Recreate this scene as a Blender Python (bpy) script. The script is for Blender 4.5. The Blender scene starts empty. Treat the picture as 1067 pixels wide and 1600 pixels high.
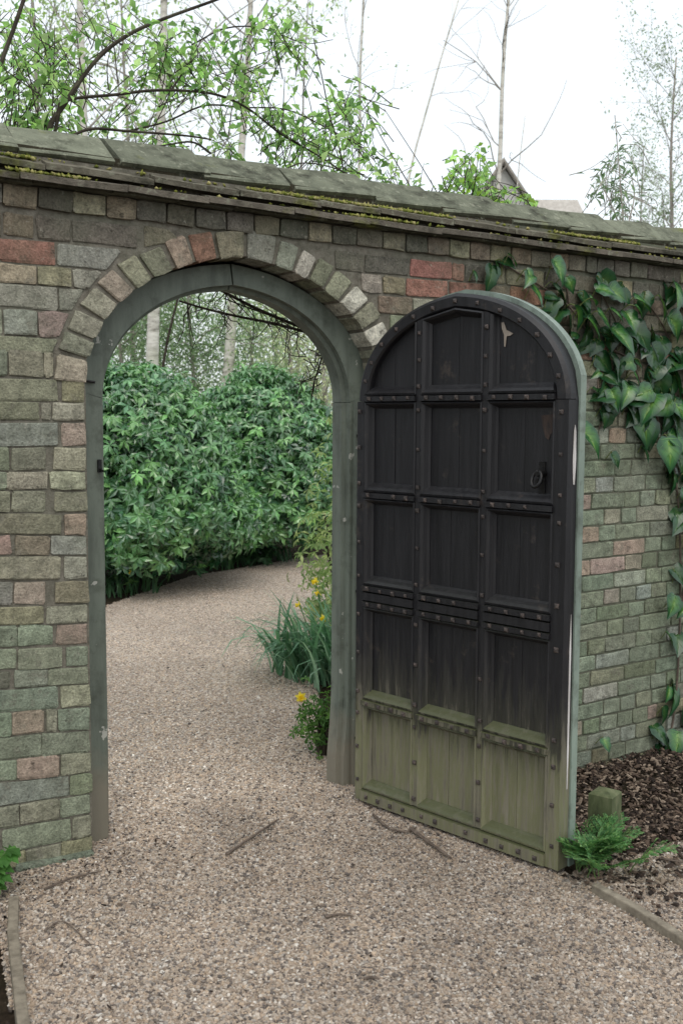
import bpy, math, random
import numpy as np
from mathutils import Matrix, Vector

SC = bpy.context.scene
COL = SC.collection
rng = np.random.default_rng(7)
random.seed(7)

# ------------------------------------------------------------------ camera
W, H, F = 1067, 1600, 1650.0
YAW, PITCH, ROLL = math.radians(33.493), math.radians(-4.954), math.radians(0.324)
CAM = np.array([-1.222, -3.375, 1.48])
_f = np.array([math.sin(YAW)*math.cos(PITCH), math.cos(YAW)*math.cos(PITCH), math.sin(PITCH)])
_r = np.array([math.cos(YAW), -math.sin(YAW), 0.0])
_u = np.cross(_r, _f)
_r2 = math.cos(ROLL)*_r + math.sin(ROLL)*_u
_u2 = -math.sin(ROLL)*_r + math.cos(ROLL)*_u
CM = np.array([_r2, _u2, _f])
cd = bpy.data.cameras.new('camera')
cam = bpy.data.objects.new('camera', cd); COL.objects.link(cam)
cd.sensor_fit = 'VERTICAL'; cd.sensor_height = 22.2; cd.lens = F/H*22.2
cd.clip_start = 0.05; cd.clip_end = 3000
cd.dof.use_dof = True; cd.dof.focus_distance = 4.0; cd.dof.aperture_fstop = 3.5
cam.matrix_world = Matrix(((_r2[0], _u2[0], -_f[0], CAM[0]), (_r2[1], _u2[1], -_f[1], CAM[1]), (_r2[2], _u2[2], -_f[2], CAM[2]), (0, 0, 0, 1)))
SC.camera = cam

# ------------------------------------------------------------------ sky, sun, exposure (bright overcast)
world = bpy.data.worlds.new('World'); SC.world = world; world.use_nodes = True
wt = world.node_tree; wt.nodes.clear()
wo = wt.nodes.new('ShaderNodeOutputWorld')
sky = wt.nodes.new('ShaderNodeTexSky'); sky.sky_type = 'NISHITA'; sky.sun_disc = False
SUN_EL, SUN_AZ = math.radians(58), math.radians(205)
sky.sun_elevation = SUN_EL; sky.sun_rotation = SUN_AZ; sky.air_density = 1.0; sky.dust_density = 6.0; sky.ozone_density = 0.5
b1 = wt.nodes.new('ShaderNodeBackground'); b1.inputs[1].default_value = 0.05
b2 = wt.nodes.new('ShaderNodeBackground'); b2.inputs[0].default_value = (0.93, 0.98, 1.0, 1); b2.inputs[1].default_value = 1.04
ad = wt.nodes.new('ShaderNodeAddShader')
wt.links.new(sky.outputs[0], b1.inputs[0]); wt.links.new(b1.outputs[0], ad.inputs[0]); wt.links.new(b2.outputs[0], ad.inputs[1])
wt.links.new(ad.outputs[0], wo.inputs[0])
sl = bpy.data.lights.new('sun', 'SUN'); sl.energy = 0.7; sl.angle = math.radians(40); sl.color = (1.0, 0.98, 0.95)
sun = bpy.data.objects.new('sun', sl); COL.objects.link(sun)
_sd = Vector((math.sin(SUN_AZ)*math.cos(SUN_EL), math.cos(SUN_AZ)*math.cos(SUN_EL), math.sin(SUN_EL)))
sun.rotation_euler = _sd.to_track_quat('Z', 'Y').to_euler()
SC.view_settings.view_transform = 'Standard'; SC.view_settings.look = 'None'
SC.view_settings.exposure = 0.0; SC.view_settings.gamma = 1.0; SC.view_settings.use_curve_mapping = False
SC.cycles.use_denoising = True
SC.cycles.max_bounces = 8

# ------------------------------------------------------------------ helpers
def ray(x, y): return CM.T @ np.array([(x-W/2)/F, -(y-H/2)/F, 1.0])
def onY(x, y, Y=0.0):
    d = ray(x, y); return CAM + d*(Y-CAM[1])/d[1]
def onZ(x, y, z=0.0):
    d = ray(x, y); return CAM + d*(z-CAM[2])/d[2]
def dep(x, y, D): return CAM + ray(x, y)*D
def toPx(P):
    q = CM @ (np.asarray(P, float)-CAM); return W/2+F*q[0]/q[2], H/2-F*q[1]/q[2], q[2]

def S(r, g, b):
    def l(c):
        c /= 255.0
        return c/12.92 if c <= 0.04045 else ((c+0.055)/1.055)**2.4
    return (l(r), l(g), l(b))

def tag(o, label=None, cat=None, group=None, kind=None):
    if label: o['label'] = label
    if cat: o['category'] = cat
    if group: o['group'] = group
    if kind: o['kind'] = kind
    return o

def empty(name, loc=(0, 0, 0)):
    o = bpy.data.objects.new(name, None); COL.objects.link(o); o.location = loc; o.empty_display_size = 0.1
    return o

def put(name, me, mat=None, parent=None):
    """link a mesh given in world coordinates; under a parent the parent's location is taken off"""
    o = bpy.data.objects.new(name, me); COL.objects.link(o)
    if mat is not None and not me.materials: me.materials.append(mat)
    if parent is not None:
        o.parent = parent
        off = Vector((0, 0, 0)); p = parent
        while p is not None:
            off += Vector(p.location); p = p.parent
        o.location = -off
    return o

class MB:
    def __init__(s): s.v = []; s.f = []; s.c = []; s.n = 0
    def add(s, verts, faces, col=None):
        verts = np.asarray(verts, float).reshape(-1, 3)
        s.v.append(verts); k = s.n
        s.f.extend([tuple(i+k for i in f) for f in faces]); s.n += len(verts)
        c = np.ones((len(verts), 3)) if col is None else np.broadcast_to(np.asarray(col, float), (len(verts), 3))
        s.c.append(c)
    def mesh(s, name, smooth=False):
        me = bpy.data.meshes.new(name)
        V = np.concatenate(s.v); me.from_pydata(V.tolist(), [], s.f)
        ca = me.color_attributes.new('Col', 'FLOAT_COLOR', 'POINT')
        C4 = np.ones((len(V), 4)); C4[:, :3] = np.concatenate(s.c)
        ca.data.foreach_set('color', C4.ravel().astype(np.float32))
        if smooth: me.polygons.foreach_set('use_smooth', np.ones(len(me.polygons), bool))
        me.update(); return me
    def build(s, name, mat=None, parent=None, smooth=False):
        return put(name, s.mesh(name, smooth), mat, parent)

def fast_mesh(name, V, Fc, C=None, smooth=False):
    """V (n,3), Fc (m,k) arrays of equal-sided faces, C (n,3) vertex colour"""
    me = bpy.data.meshes.new(name); n = len(V); m, k = Fc.shape
    me.vertices.add(n); me.vertices.foreach_set('co', np.asarray(V, np.float32).ravel())
    me.loops.add(m*k); me.loops.foreach_set('vertex_index', Fc.astype(np.int32).ravel())
    me.polygons.add(m)
    me.polygons.foreach_set('loop_start', np.arange(0, m*k, k, dtype=np.int32))
    me.polygons.foreach_set('loop_total', np.full(m, k, np.int32))
    if C is not None:
        ca = me.color_attributes.new('Col', 'FLOAT_COLOR', 'POINT')
        C4 = np.ones((n, 4), np.float32); C4[:, :3] = C
        ca.data.foreach_set('color', C4.ravel())
    me.polygons.foreach_set('use_smooth', np.full(m, smooth, bool))
    me.update(); me.validate(); return me

def box_vf(a, b):
    x0, y0, z0 = a; x1, y1, z1 = b
    return ([(x0,y0,z0),(x1,y0,z0),(x1,y1,z0),(x0,y1,z0),(x0,y0,z1),(x1,y0,z1),(x1,y1,z1),(x0,y1,z1)],
            [(0,3,2,1),(4,5,6,7),(0,1,5,4),(1,2,6,5),(2,3,7,6),(3,0,4,7)])

def tube_vf(pts, rad, n=6):
    pts = [np.asarray(p, float) for p in pts]; V = []; Fc = []
    m = len(pts); t0 = None
    for i, p in enumerate(pts):
        t = pts[min(i+1, m-1)]-pts[max(i-1, 0)]; t = t/(np.linalg.norm(t)+1e-9)
        if t0 is None:
            a = np.array([0, 0, 1.0]) if abs(t[2]) < 0.9 else np.array([1.0, 0, 0])
            e1 = np.cross(t, a)
        else:
            e1 = e1-t*(e1@t)
        e1 = e1/(np.linalg.norm(e1)+1e-9); e2 = np.cross(t, e1); t0 = t
        r = rad[i] if hasattr(rad, '__len__') else rad
        for k in range(n):
            an = 2*math.pi*k/n
            V.append(p+r*(math.cos(an)*e1+math.sin(an)*e2))
    for i in range(m-1):
        for k in range(n):
            a, b = i*n+k, i*n+(k+1) % n
            Fc.append((a, b, b+n, a+n))
    Fc.append(tuple(range(n-1, -1, -1))); Fc.append(tuple(range((m-1)*n, m*n)))
    return V, Fc

def smooth_path(pts, k=6):
    """Catmull-Rom through the points"""
    P = [np.asarray(p, float) for p in pts]; P = [2*P[0]-P[1]]+P+[2*P[-1]-P[-2]]; out = []
    for i in range(1, len(P)-2):
        for j in range(k):
            t = j/k
            out.append(0.5*((2*P[i])+(-P[i-1]+P[i+1])*t+(2*P[i-1]-5*P[i]+4*P[i+1]-P[i+2])*t*t+(-P[i-1]+3*P[i]-3*P[i+1]+P[i+2])*t**3))
    out.append(P[-2]); return out

# ------------------------------------------------------------------ materials
class NT:
    def __init__(s, name):
        s.m = bpy.data.materials.new(name); s.m.use_nodes = True; s.t = s.m.node_tree; s.t.nodes.clear()
        s.out = s.n('ShaderNodeOutputMaterial'); s.b = s.n('ShaderNodeBsdfPrincipled')
        s.l(s.b.outputs[0], s.out.inputs[0])
    def n(s, typ, **kw):
        nd = s.t.nodes.new(typ)
        for k, v in kw.items():
            if k.startswith('i_'): nd.inputs[k[2:].replace('_', ' ')].default_value = v
            else: setattr(nd, k, v)
        return nd
    def l(s, a, b): s.t.links.new(a, b)
    def coord(s, kind='Object', scale=(1, 1, 1)):
        tc = s.n('ShaderNodeTexCoord'); mp = s.n('ShaderNodeMapping'); mp.inputs['Scale'].default_value = scale
        s.l(tc.outputs[kind], mp.inputs[0]); return mp.outputs[0]
    def noise(s, co, scale=5, detail=5, rough=0.6, lac=2.0):
        nd = s.n('ShaderNodeTexNoise'); nd.inputs['Scale'].default_value = scale; nd.inputs['Detail'].default_value = detail
        nd.inputs['Roughness'].default_value = rough
        if co is not None: s.l(co, nd.inputs['Vector'])
        return nd.outputs[0]
    def ramp(s, fac, stops):
        r = s.n('ShaderNodeValToRGB'); e = r.color_ramp.elements
        while len(e) < len(stops): e.new(0.5)
        for i, (p, c) in enumerate(stops):
            e[i].position = p; e[i].color = (c[0], c[1], c[2], 1) if hasattr(c, '__len__') else (c, c, c, 1)
        s.l(fac, r.inputs[0]); return r.outputs[0]
    def mix(s, fac, a, b, mode='MIX'):
        m = s.n('ShaderNodeMix', data_type='RGBA', blend_type=mode)
        for sock, v in ((m.inputs[0], fac), (m.inputs[6], a), (m.inputs[7], b)):
            if isinstance(v, (int, float)): sock.default_value = v
            elif isinstance(v, tuple): sock.default_value = (v[0], v[1], v[2], 1)
            else: s.l(v, sock)
        return m.outputs[2]
    def math(s, op, a, b=0.0, clamp=False):
        m = s.n('ShaderNodeMath', operation=op, use_clamp=clamp)
        for sock, v in ((m.inputs[0], a), (m.inputs[1], b)):
            if isinstance(v, (int, float)): sock.default_value = v
            else: s.l(v, sock)
        return m.outputs[0]
    def bump(s, h, strength=0.5, dist=0.01):
        b = s.n('ShaderNodeBump'); b.inputs['Strength'].default_value = strength; b.inputs['Distance'].default_value = dist
        s.l(h, b.inputs['Height']); s.l(b.outputs[0], s.b.inputs['Normal'])
    def base(s, c):
        if isinstance(c, tuple): s.b.inputs['Base Color'].default_value = (c[0], c[1], c[2], 1)
        else: s.l(c, s.b.inputs['Base Color'])
    def rough(s, v, spec=None):
        if isinstance(v, (int, float)): s.b.inputs['Roughness'].default_value = v
        else: s.l(v, s.b.inputs['Roughness'])
        if spec is not None: s.b.inputs['Specular IOR Level'].default_value = spec
    def vcol(s): return s.n('ShaderNodeVertexColor', layer_name='Col').outputs[0]

def m_brick(name, obj_colour):
    n = NT(name)
    tc = n.n('ShaderNodeTexCoord'); geo = n.n('ShaderNodeNewGeometry'); co = geo.outputs['Position']
    base = n.n('ShaderNodeObjectInfo').outputs['Color'] if obj_colour else n.vcol()
    blot = n.noise(co, 22, 6, 0.65)
    fine = n.noise(co, 130, 4, 0.7)
    big = n.noise(co, 3.2, 5, 0.6)
    v = n.mix(1.0, base, n.ramp(blot, [(0.28, 0.5), (0.5, 0.95), (0.72, 1.4)]), 'MULTIPLY')
    v = n.mix(0.8, v, n.ramp(fine, [(0.32, 0.5), (0.55, 1.02), (0.75, 1.4)]), 'MULTIPLY')
    # algae film in patches
    alg = n.ramp(big, [(0.42, 0.0), (0.68, 0.45)])
    v = n.mix(alg, v, S(112, 118, 98))
    smear = n.ramp(n.noise(co, 15, 7, 0.75), [(0.55, 0.0), (0.63, 0.55)])
    v = n.mix(smear, v, n.ramp(fine, [(0.3, S(92, 90, 80)), (0.7, S(140, 137, 124))]))
    # pale lime bloom and dark soot specks
    spk = n.ramp(n.noise(co, 48, 3, 0.5), [(0.66, 0.0), (0.74, 0.5)])
    v = n.mix(spk, v, S(176, 172, 158))
    soot = n.ramp(n.noise(co, 34, 5, 0.75), [(0.30, 0.75), (0.42, 0.0)])
    v = n.mix(soot, v, S(48, 46, 40))
    n.base(v); n.rough(0.93, 0.2)
    h = n.math('ADD', n.math('MULTIPLY', blot, 1.0), n.math('MULTIPLY', fine, 0.5))
    n.bump(h, 1.0, 0.012); return n.m

def m_mortar():
    n = NT('mortar'); co = n.n('ShaderNodeNewGeometry').outputs['Position']
    c = n.ramp(n.noise(co, 30, 6, 0.7), [(0.25, S(84, 80, 72)), (0.5, S(122, 118, 107)), (0.8, S(152, 147, 136))])
    g = n.ramp(n.noise(co, 4, 4), [(0.45, 0.0), (0.75, 0.4)])
    sx = n.n('ShaderNodeSeparateXYZ'); n.l(co, sx.inputs[0])
    g = n.math('ADD', g, n.ramp(n.math('MULTIPLY', sx.outputs[0], 0.25), [(0.40, 0.0), (0.52, 0.5)]), True)
    n.base(n.mix(g, c, S(96, 104, 86))); n.rough(0.97, 0.1)
    n.bump(n.noise(co, 160, 5, 0.75), 0.9, 0.006); return n.m

def m_tile():
    n = NT('old_tile'); co = n.n('ShaderNodeNewGeometry').outputs['Position']
    base = n.vcol()
    a = n.mix(1.0, base, n.ramp(n.noise(co, 14, 7, 0.7), [(0.25, 0.55), (0.5, 0.95), (0.8, 1.35)]), 'MULTIPLY')
    lich = n.ramp(n.noise(co, 30, 5, 0.7), [(0.56, 0.0), (0.66, 0.75)])
    a = n.mix(lich, a, S(150, 152, 134))
    dark = n.ramp(n.noise(co, 9, 6, 0.7), [(0.34, 0.9), (0.50, 0.0)])
    a = n.mix(dark, a, S(54, 55, 46))
    moss = n.ramp(n.noise(co, 3.3, 5, 0.62), [(0.58, 0.0), (0.68, 0.75)])
    mc = n.ramp(n.noise(co, 90, 3), [(0.3, S(78, 84, 34)), (0.6, S(122, 126, 60)), (0.9, S(150, 148, 92))])
    a = n.mix(moss, a, mc)
    n.base(a); n.rough(0.95, 0.15)
    h = n.math('ADD', n.noise(co, 70, 6, 0.7), n.math('MULTIPLY', moss, 0.6))
    n.bump(h, 0.8, 0.008); return n.m

def m_darkwood():
    """black stained oak of the door; algae and bare grey towards the foot"""
    n = NT('door_wood'); tc = n.n('ShaderNodeNewGeometry'); co = tc.outputs['Position']
    mp = n.n('ShaderNodeMapping'); mp.inputs['Scale'].default_value = (26, 26, 1.6); n.l(co, mp.inputs[0])
    grain = n.noise(mp.outputs[0], 2.2, 7, 0.7)
    blk = n.ramp(grain, [(0.25, S(18, 18, 20)), (0.55, S(31, 31, 34)), (0.85, S(48, 47, 47))])
    scuf = n.ramp(n.noise(co, 11, 6, 0.72), [(0.60, 0.0), (0.72, 0.45)])
    blk = n.mix(scuf, blk, S(86, 76, 68))
    sep = n.n('ShaderNodeSeparateXYZ'); n.l(co, sep.inputs[0])
    mp2 = n.n('ShaderNodeMapping'); mp2.inputs['Scale'].default_value = (22, 22, 2.4); n.l(co, mp2.inputs[0])
    streak = n.noise(mp2.outputs[0], 1.6, 6, 0.7)
    zz = n.math('ADD', sep.outputs[2], n.math('MULTIPLY', n.math('SUBTRACT', streak, 0.5), 0.7))
    weath = n.ramp(zz, [(0.25, 1.0), (0.36, 0.8), (0.44, 0.18), (0.62, 0.0)])
    alg = n.ramp(streak, [(0.3, S(92, 90, 80)), (0.45, S(120, 117, 100)), (0.54, S(114, 116, 86)), (0.64, S(128, 124, 108)), (0.8, S(142, 138, 126))])
    alg = n.mix(0.6, alg, n.ramp(grain, [(0.25, 0.6), (0.6, 1.0), (0.9, 1.2)]), 'MULTIPLY')
    # moss on ledges that face the sky
    nz = n.n('ShaderNodeSeparateXYZ'); n.l(tc.outputs['Normal'], nz.inputs[0])
    led = n.math('MULTIPLY', n.ramp(nz.outputs[2], [(0.25, 0.0), (0.55, 1.0)]), n.ramp(sep.outputs[2], [(0.40, 1.0), (0.55, 0.55), (0.9, 0.0)]))
    led = n.math('MULTIPLY', led, n.ramp(streak, [(0.3, 0.5), (0.5, 1.0)]))
    c = n.mix(weath, blk, alg); c = n.mix(led, c, S(78, 82, 56))
    n.base(c)
    n.rough(n.ramp(grain, [(0.2, 0.36), (0.8, 0.58)]), 0.45)
    n.bump(n.math('ADD', grain, n.math('MULTIPLY', n.noise(co, 60, 5, 0.7), 0.3)), 0.35, 0.004); return n.m

def m_paint(name, col, chip=True):
    n = NT(name); co = n.n('ShaderNodeNewGeometry').outputs['Position']
    mp = n.n('ShaderNodeMapping'); mp.inputs['Scale'].default_value = (6, 6, 1.0); n.l(co, mp.inputs[0])
    a = n.mix(1.0, col, n.ramp(n.noise(mp.outputs[0], 3, 6, 0.65), [(0.28, 0.62), (0.5, 1.0), (0.75, 1.25)]), 'MULTIPLY')
    grime = n.ramp(n.noise(co, 12, 6, 0.7), [(0.32, 0.55), (0.5, 0.0)])
    a = n.mix(grime, a, S(62, 66, 56))
    if chip:
        ch = n.ramp(n.noise(co, 17, 4, 0.55), [(0.685, 0.0), (0.695, 0.85)])
        a = n.mix(ch, a, S(176, 176, 168))
        sep = n.n('ShaderNodeSeparateXYZ'); n.l(co, sep.inputs[0])
        zz = n.math('ADD', sep.outputs[2], n.math('MULTIPLY', n.math('SUBTRACT', n.noise(co, 7, 5), 0.5), 0.35))
        a = n.mix(n.ramp(zz, [(0.16, 0.75), (0.34, 0.0)]), a, S(126, 118, 104))
    n.base(a); n.rough(0.55, 0.35)
    n.bump(n.noise(co, 70, 5, 0.7), 0.25, 0.003); return n.m

def m_simple(name, stops, scale=20, rough=0.8, bump=0.4, stretch=(1, 1, 1), spec=0.3, metal=0.0):
    n = NT(name); co = n.n('ShaderNodeNewGeometry').outputs['Position']
    mp = n.n('ShaderNodeMapping'); mp.inputs['Scale'].default_value = stretch; n.l(co, mp.inputs[0])
    f = n.noise(mp.outputs[0], scale, 6, 0.68)
    n.base(n.ramp(f, stops)); n.rough(rough, spec); n.b.inputs['Metallic'].default_value = metal
    n.bump(f, bump, 0.01); return n.m

def m_leaf(name, rough=0.45, trans=0.3, spec=0.4, noise_amt=True):
    n = NT(name); c = n.vcol()
    if noise_amt:
        co = n.n('ShaderNodeNewGeometry').outputs['Position']
        c = n.mix(0.7, c, n.ramp(n.noise(co, 9, 3), [(0.3, 0.75), (0.7, 1.22)]), 'MULTIPLY')
    n.base(c); n.rough(rough, spec)
    tr = n.n('ShaderNodeBsdfTranslucent'); ms = n.n('ShaderNodeMixShader'); ms.inputs[0].default_value = trans
    tc = n.mix(1.0, c, (1.25, 1.32, 0.9), 'MULTIPLY'); n.l(tc, tr.inputs[0])
    n.l(n.b.outputs[0], ms.inputs[1]); n.l(tr.outputs[0], ms.inputs[2]); n.l(ms.outputs[0], n.out.inputs[0])
    return n.m

def m_vcol(name, rough=0.9, bump=0.0, spec=0.2):
    n = NT(name); co = n.n('ShaderNodeNewGeometry').outputs['Position']
    c = n.mix(0.6, n.vcol(), n.ramp(n.noise(co, 140, 4, 0.7), [(0.3, 0.7), (0.7, 1.2)]), 'MULTIPLY')
    n.base(c); n.rough(rough, spec)
    if bump: n.bump(n.noise(co, 90, 5, 0.7), bump, 0.006)
    return n.m

def m_birch():
    n = NT('birch_bark'); co = n.n('ShaderNodeNewGeometry').outputs['Position']
    mp = n.n('ShaderNodeMapping'); mp.inputs['Scale'].default_value = (3, 3, 9); n.l(co, mp.inputs[0])
    band = n.noise(mp.outputs[0], 1.3, 6, 0.7)
    c = n.ramp(band, [(0.30, S(84, 80, 74)), (0.40, S(182, 178, 168)), (0.55, S(218, 215, 206)), (0.8, S(230, 228, 222))])
    c = n.mix(n.ramp(n.noise(co, 2.5, 5), [(0.5, 0.0), (0.7, 0.5)]), c, S(168, 174, 150))
    n.base(c); n.rough(0.85, 0.2); n.bump(band, 0.4, 0.01); return n.m

M = {}
M['brick'] = m_brick('brick', True); M['brick_v'] = m_brick('brick_joined', False)
M['mortar'] = m_mortar(); M['tile'] = m_tile()
M['door'] = m_darkwood()
M['frame'] = m_paint('frame_paint', S(105, 113, 103))
M['door_green'] = m_paint('door_edge_paint', S(126, 140, 130), False)
M['iron'] = m_simple('black_iron', [(0.3, S(12, 12, 13)), (0.8, S(26, 25, 25))], 40, 0.42, 0.2, spec=0.35)
M['stud'] = m_simple('rusty_stud', [(0.3, S(30, 28, 28)), (0.52, S(60, 53, 50)), (0.85, S(124, 108, 100))], 60, 0.6, 0.3, spec=0.5)
M['scar'] = m_simple('bare_wood', [(0.3, S(120, 108, 96)), (0.7, S(178, 168, 156))], 50, 0.9, 0.4, (1, 1, 0.2))
M['chip'] = m_simple('pale_split_wood', [(0.3, S(170, 166, 162)), (0.7, S(222, 220, 220))], 50, 0.85, 0.4, (1, 1, 0.15))
M['scuff'] = m_simple('brown_scuff', [(0.3, S(48, 44, 42)), (0.75, S(84, 68, 60))], 40, 0.8, 0.3, (1, 1, 0.3))
M['oldwood'] = m_simple('weathered_wood', [(0.25, S(84, 78, 68)), (0.5, S(128, 120, 106)), (0.8, S(156, 148, 132))], 9, 0.9, 0.5, (3, 3, 3))
M['postwood'] = m_simple('green_post_wood', [(0.25, S(50, 54, 40)), (0.5, S(86, 94, 66)), (0.8, S(124, 126, 98))], 16, 0.9, 0.5, (1, 1, 0.4))
M['stick'] = m_simple('stick_bark', [(0.25, S(62, 54, 48)), (0.5, S(98, 87, 78)), (0.8, S(140, 128, 116))], 30, 0.9, 0.5)
M['branch'] = m_simple('dark_branch', [(0.25, S(30, 27, 24)), (0.5, S(56, 50, 42)), (0.85, S(92, 90, 74))], 12, 0.9, 0.5)
M['twig'] = m_simple('grey_twig', [(0.25, S(120, 114, 106)), (0.5, S(156, 150, 142)), (0.85, S(184, 180, 172))], 8, 0.9, 0.3)
M['birch'] = m_birch()
M['gloss'] = m_leaf('glossy_leaf', 0.22, 0.16, 1.0)
M['soft'] = m_leaf('soft_leaf', 0.55, 0.45, 0.3)
M['back'] = m_leaf('backlit_leaf', 0.6, 0.6, 0.2)
M['ivy'] = m_leaf('ivy_leaf', 0.25, 0.14, 0.6, True)
M['blade'] = m_leaf('blade_leaf', 0.45, 0.3, 0.4)
M['petal'] = m_leaf('petal', 0.6, 0.4, 0.2, False)
M['stone'] = m_vcol('gravel_stone', 0.85, 0.0, 0.3)
M['chipbark'] = m_vcol('bark_chip', 0.95, 0.3)

# ------------------------------------------------------------------ ground and path
def sstep(a, b, x):
    t = np.clip((x-a)/(b-a), 0, 1); return t*t*(3-2*t)
def hgt(x, y):
    x = np.asarray(x, float); y = np.asarray(y, float)
    d = -0.125*sstep(1.32, 2.0, x)*sstep(-1.05, -0.45, y)*(1-sstep(0.2, 0.33, y))
    return d
def m_ground():
    n = NT('soil'); co = n.n('ShaderNodeNewGeometry').outputs['Position']
    c = n.ramp(n.noise(co, 26, 8, 0.75), [(0.25, S(34, 28, 24)), (0.5, S(66, 54, 46)), (0.72, S(98, 82, 70)), (0.9, S(128, 114, 100))])
    g = n.ramp(n.noise(co, 1.3, 5), [(0.5, 0.0), (0.7, 0.5)])
    n.base(n.mix(g, c, S(62, 68, 44))); n.rough(0.98, 0.1)
    n.bump(n.noise(co, 45, 8, 0.8), 1.0, 0.03); return n.m
def m_path():
    n = NT('gravel_bed'); co = n.n('ShaderNodeNewGeometry').outputs['Position']
    vo = n.n('ShaderNodeTexVoronoi'); vo.inputs['Scale'].default_value = 75; n.l(co, vo.inputs['Vector'])
    r = n.n('ShaderNodeSeparateColor'); n.l(vo.outputs['Color'], r.inputs[0])
    c = n.ramp(r.outputs[0], [(0.0, S(152, 140, 128)), (0.25, S(184, 169, 155)), (0.5, S(200, 184, 168)), (0.75, S(209, 194, 178)), (1.0, S(222, 213, 202))])
    dk = n.ramp(vo.outputs['Distance'], [(0.35, 1.0), (0.85, 0.45)])
    c = n.mix(1.0, c, dk, 'MULTIPLY')
    pt = n.ramp(n.noise(co, 1.1, 5, 0.6), [(0.3, 0.78), (0.65, 1.05)])
    c = n.mix(0.8, c, pt, 'MULTIPLY')
    n.base(c); n.rough(0.92, 0.2)
    hh = n.math('SUBTRACT', 1.0, vo.outputs['Distance'])
    n.bump(hh, 1.0, 0.012); return n.m
M['ground'] = m_ground(); M['path'] = m_path()
gx = np.unique(np.concatenate([np.linspace(-400, -6, 12), np.linspace(-6, 10, 81), np.linspace(10, 400, 12)]))
gy = np.unique(np.concatenate([np.linspace(-300, -4, 10), np.linspace(-4, 10, 85), np.linspace(10, 600, 14)]))
GX, GY = np.meshgrid(gx, gy); GZ = hgt(GX, GY)-0.012
nx, ny = len(gx), len(gy)
idx = np.arange(nx*ny).reshape(ny, nx)
Q = np.stack([idx[:-1, :-1], idx[:-1, 1:], idx[1:, 1:], idx[1:, :-1]], -1).reshape(-1, 4)
tag(put('ground', fast_mesh('ground', np.stack([GX, GY, GZ], -1).reshape(-1, 3), Q, None, True), M['ground']), kind='structure')

# path strip: centre-line cross sections (left point, right point)
PATHX = [((-0.70, -3.6), (1.05, -3.6)), ((-0.62, -1.6), (1.16, -1.6)), ((-0.47, -0.8), (1.225, -0.95)), ((-0.36, -0.3), (1.30, -0.45)), ((-0.30, -0.02), (1.34, 0.0)),
         ((0.02, 0.0), (1.16, 0.02)), ((0.02, 0.33), (1.18, 0.34)), ((0.0, 0.8), (1.50, 0.9)), ((0.3, 1.6), (1.84, 1.55)), ((0.8, 2.8), (2.25, 2.2)), ((1.3, 3.9), (2.75, 2.9)), ((1.85, 4.62), (3.4, 3.5)),
         ((3.08, 5.7), (4.3, 4.1)), ((4.18, 6.1), (5.3, 4.6)), ((5.12, 6.45), (6.4, 5.0)), ((8, 7.6), (9, 6.0))]
mb = MB()
for i in range(len(PATHX)-1):
    K = 8
    if i == 4: continue
    for k in range(K):
        def lerp(a, b, t): return (a[0]+(b[0]-a[0])*t, a[1]+(b[1]-a[1])*t)
        q = [lerp(*PATHX[i], k/K), lerp(*PATHX[i], (k+1)/K), lerp(*PATHX[i+1], (k+1)/K), lerp(*PATHX[i+1], k/K)]
        mb.add([(x, y, 0.0) for x, y in q], [(0, 1, 2, 3)])
# gravel spilled to the right of the edging board
mb.add([(1.23, -1.0, 0.0), (1.05, -3.6, 0.0), (3.2, -3.6, 0.0), (3.2, -1.25, -0.002), (1.9, -1.0, -0.002)], [(0, 1, 2, 3, 4)])
tag(mb.build('gravel_path', M['path']), kind='structure')

def inpath(P):
    """mask of xy points on gravel"""
    x, y = P[:, 0], P[:, 1]; ok = np.zeros(len(P), bool)
    for i in range(len(PATHX)-1):
        if i == 4: continue
        a, b = PATHX[i]; d, c = PATHX[i+1]; poly = [a, b, c, d]; ins = np.ones(len(P), bool)
        for k in range(4):
            (x0, y0), (x1, y1) = poly[k], poly[(k+1) % 4]
            ins &= ((x1-x0)*(y-y0)-(y1-y0)*(x-x0)) >= -0.02
        ok |= ins
    wob = 0.05*np.sin(x*9+1)+0.04*np.sin(x*23)
    ok |= (x > 1.2) & (y < -1.0+wob) & (y > -3.6)
    return ok

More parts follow.
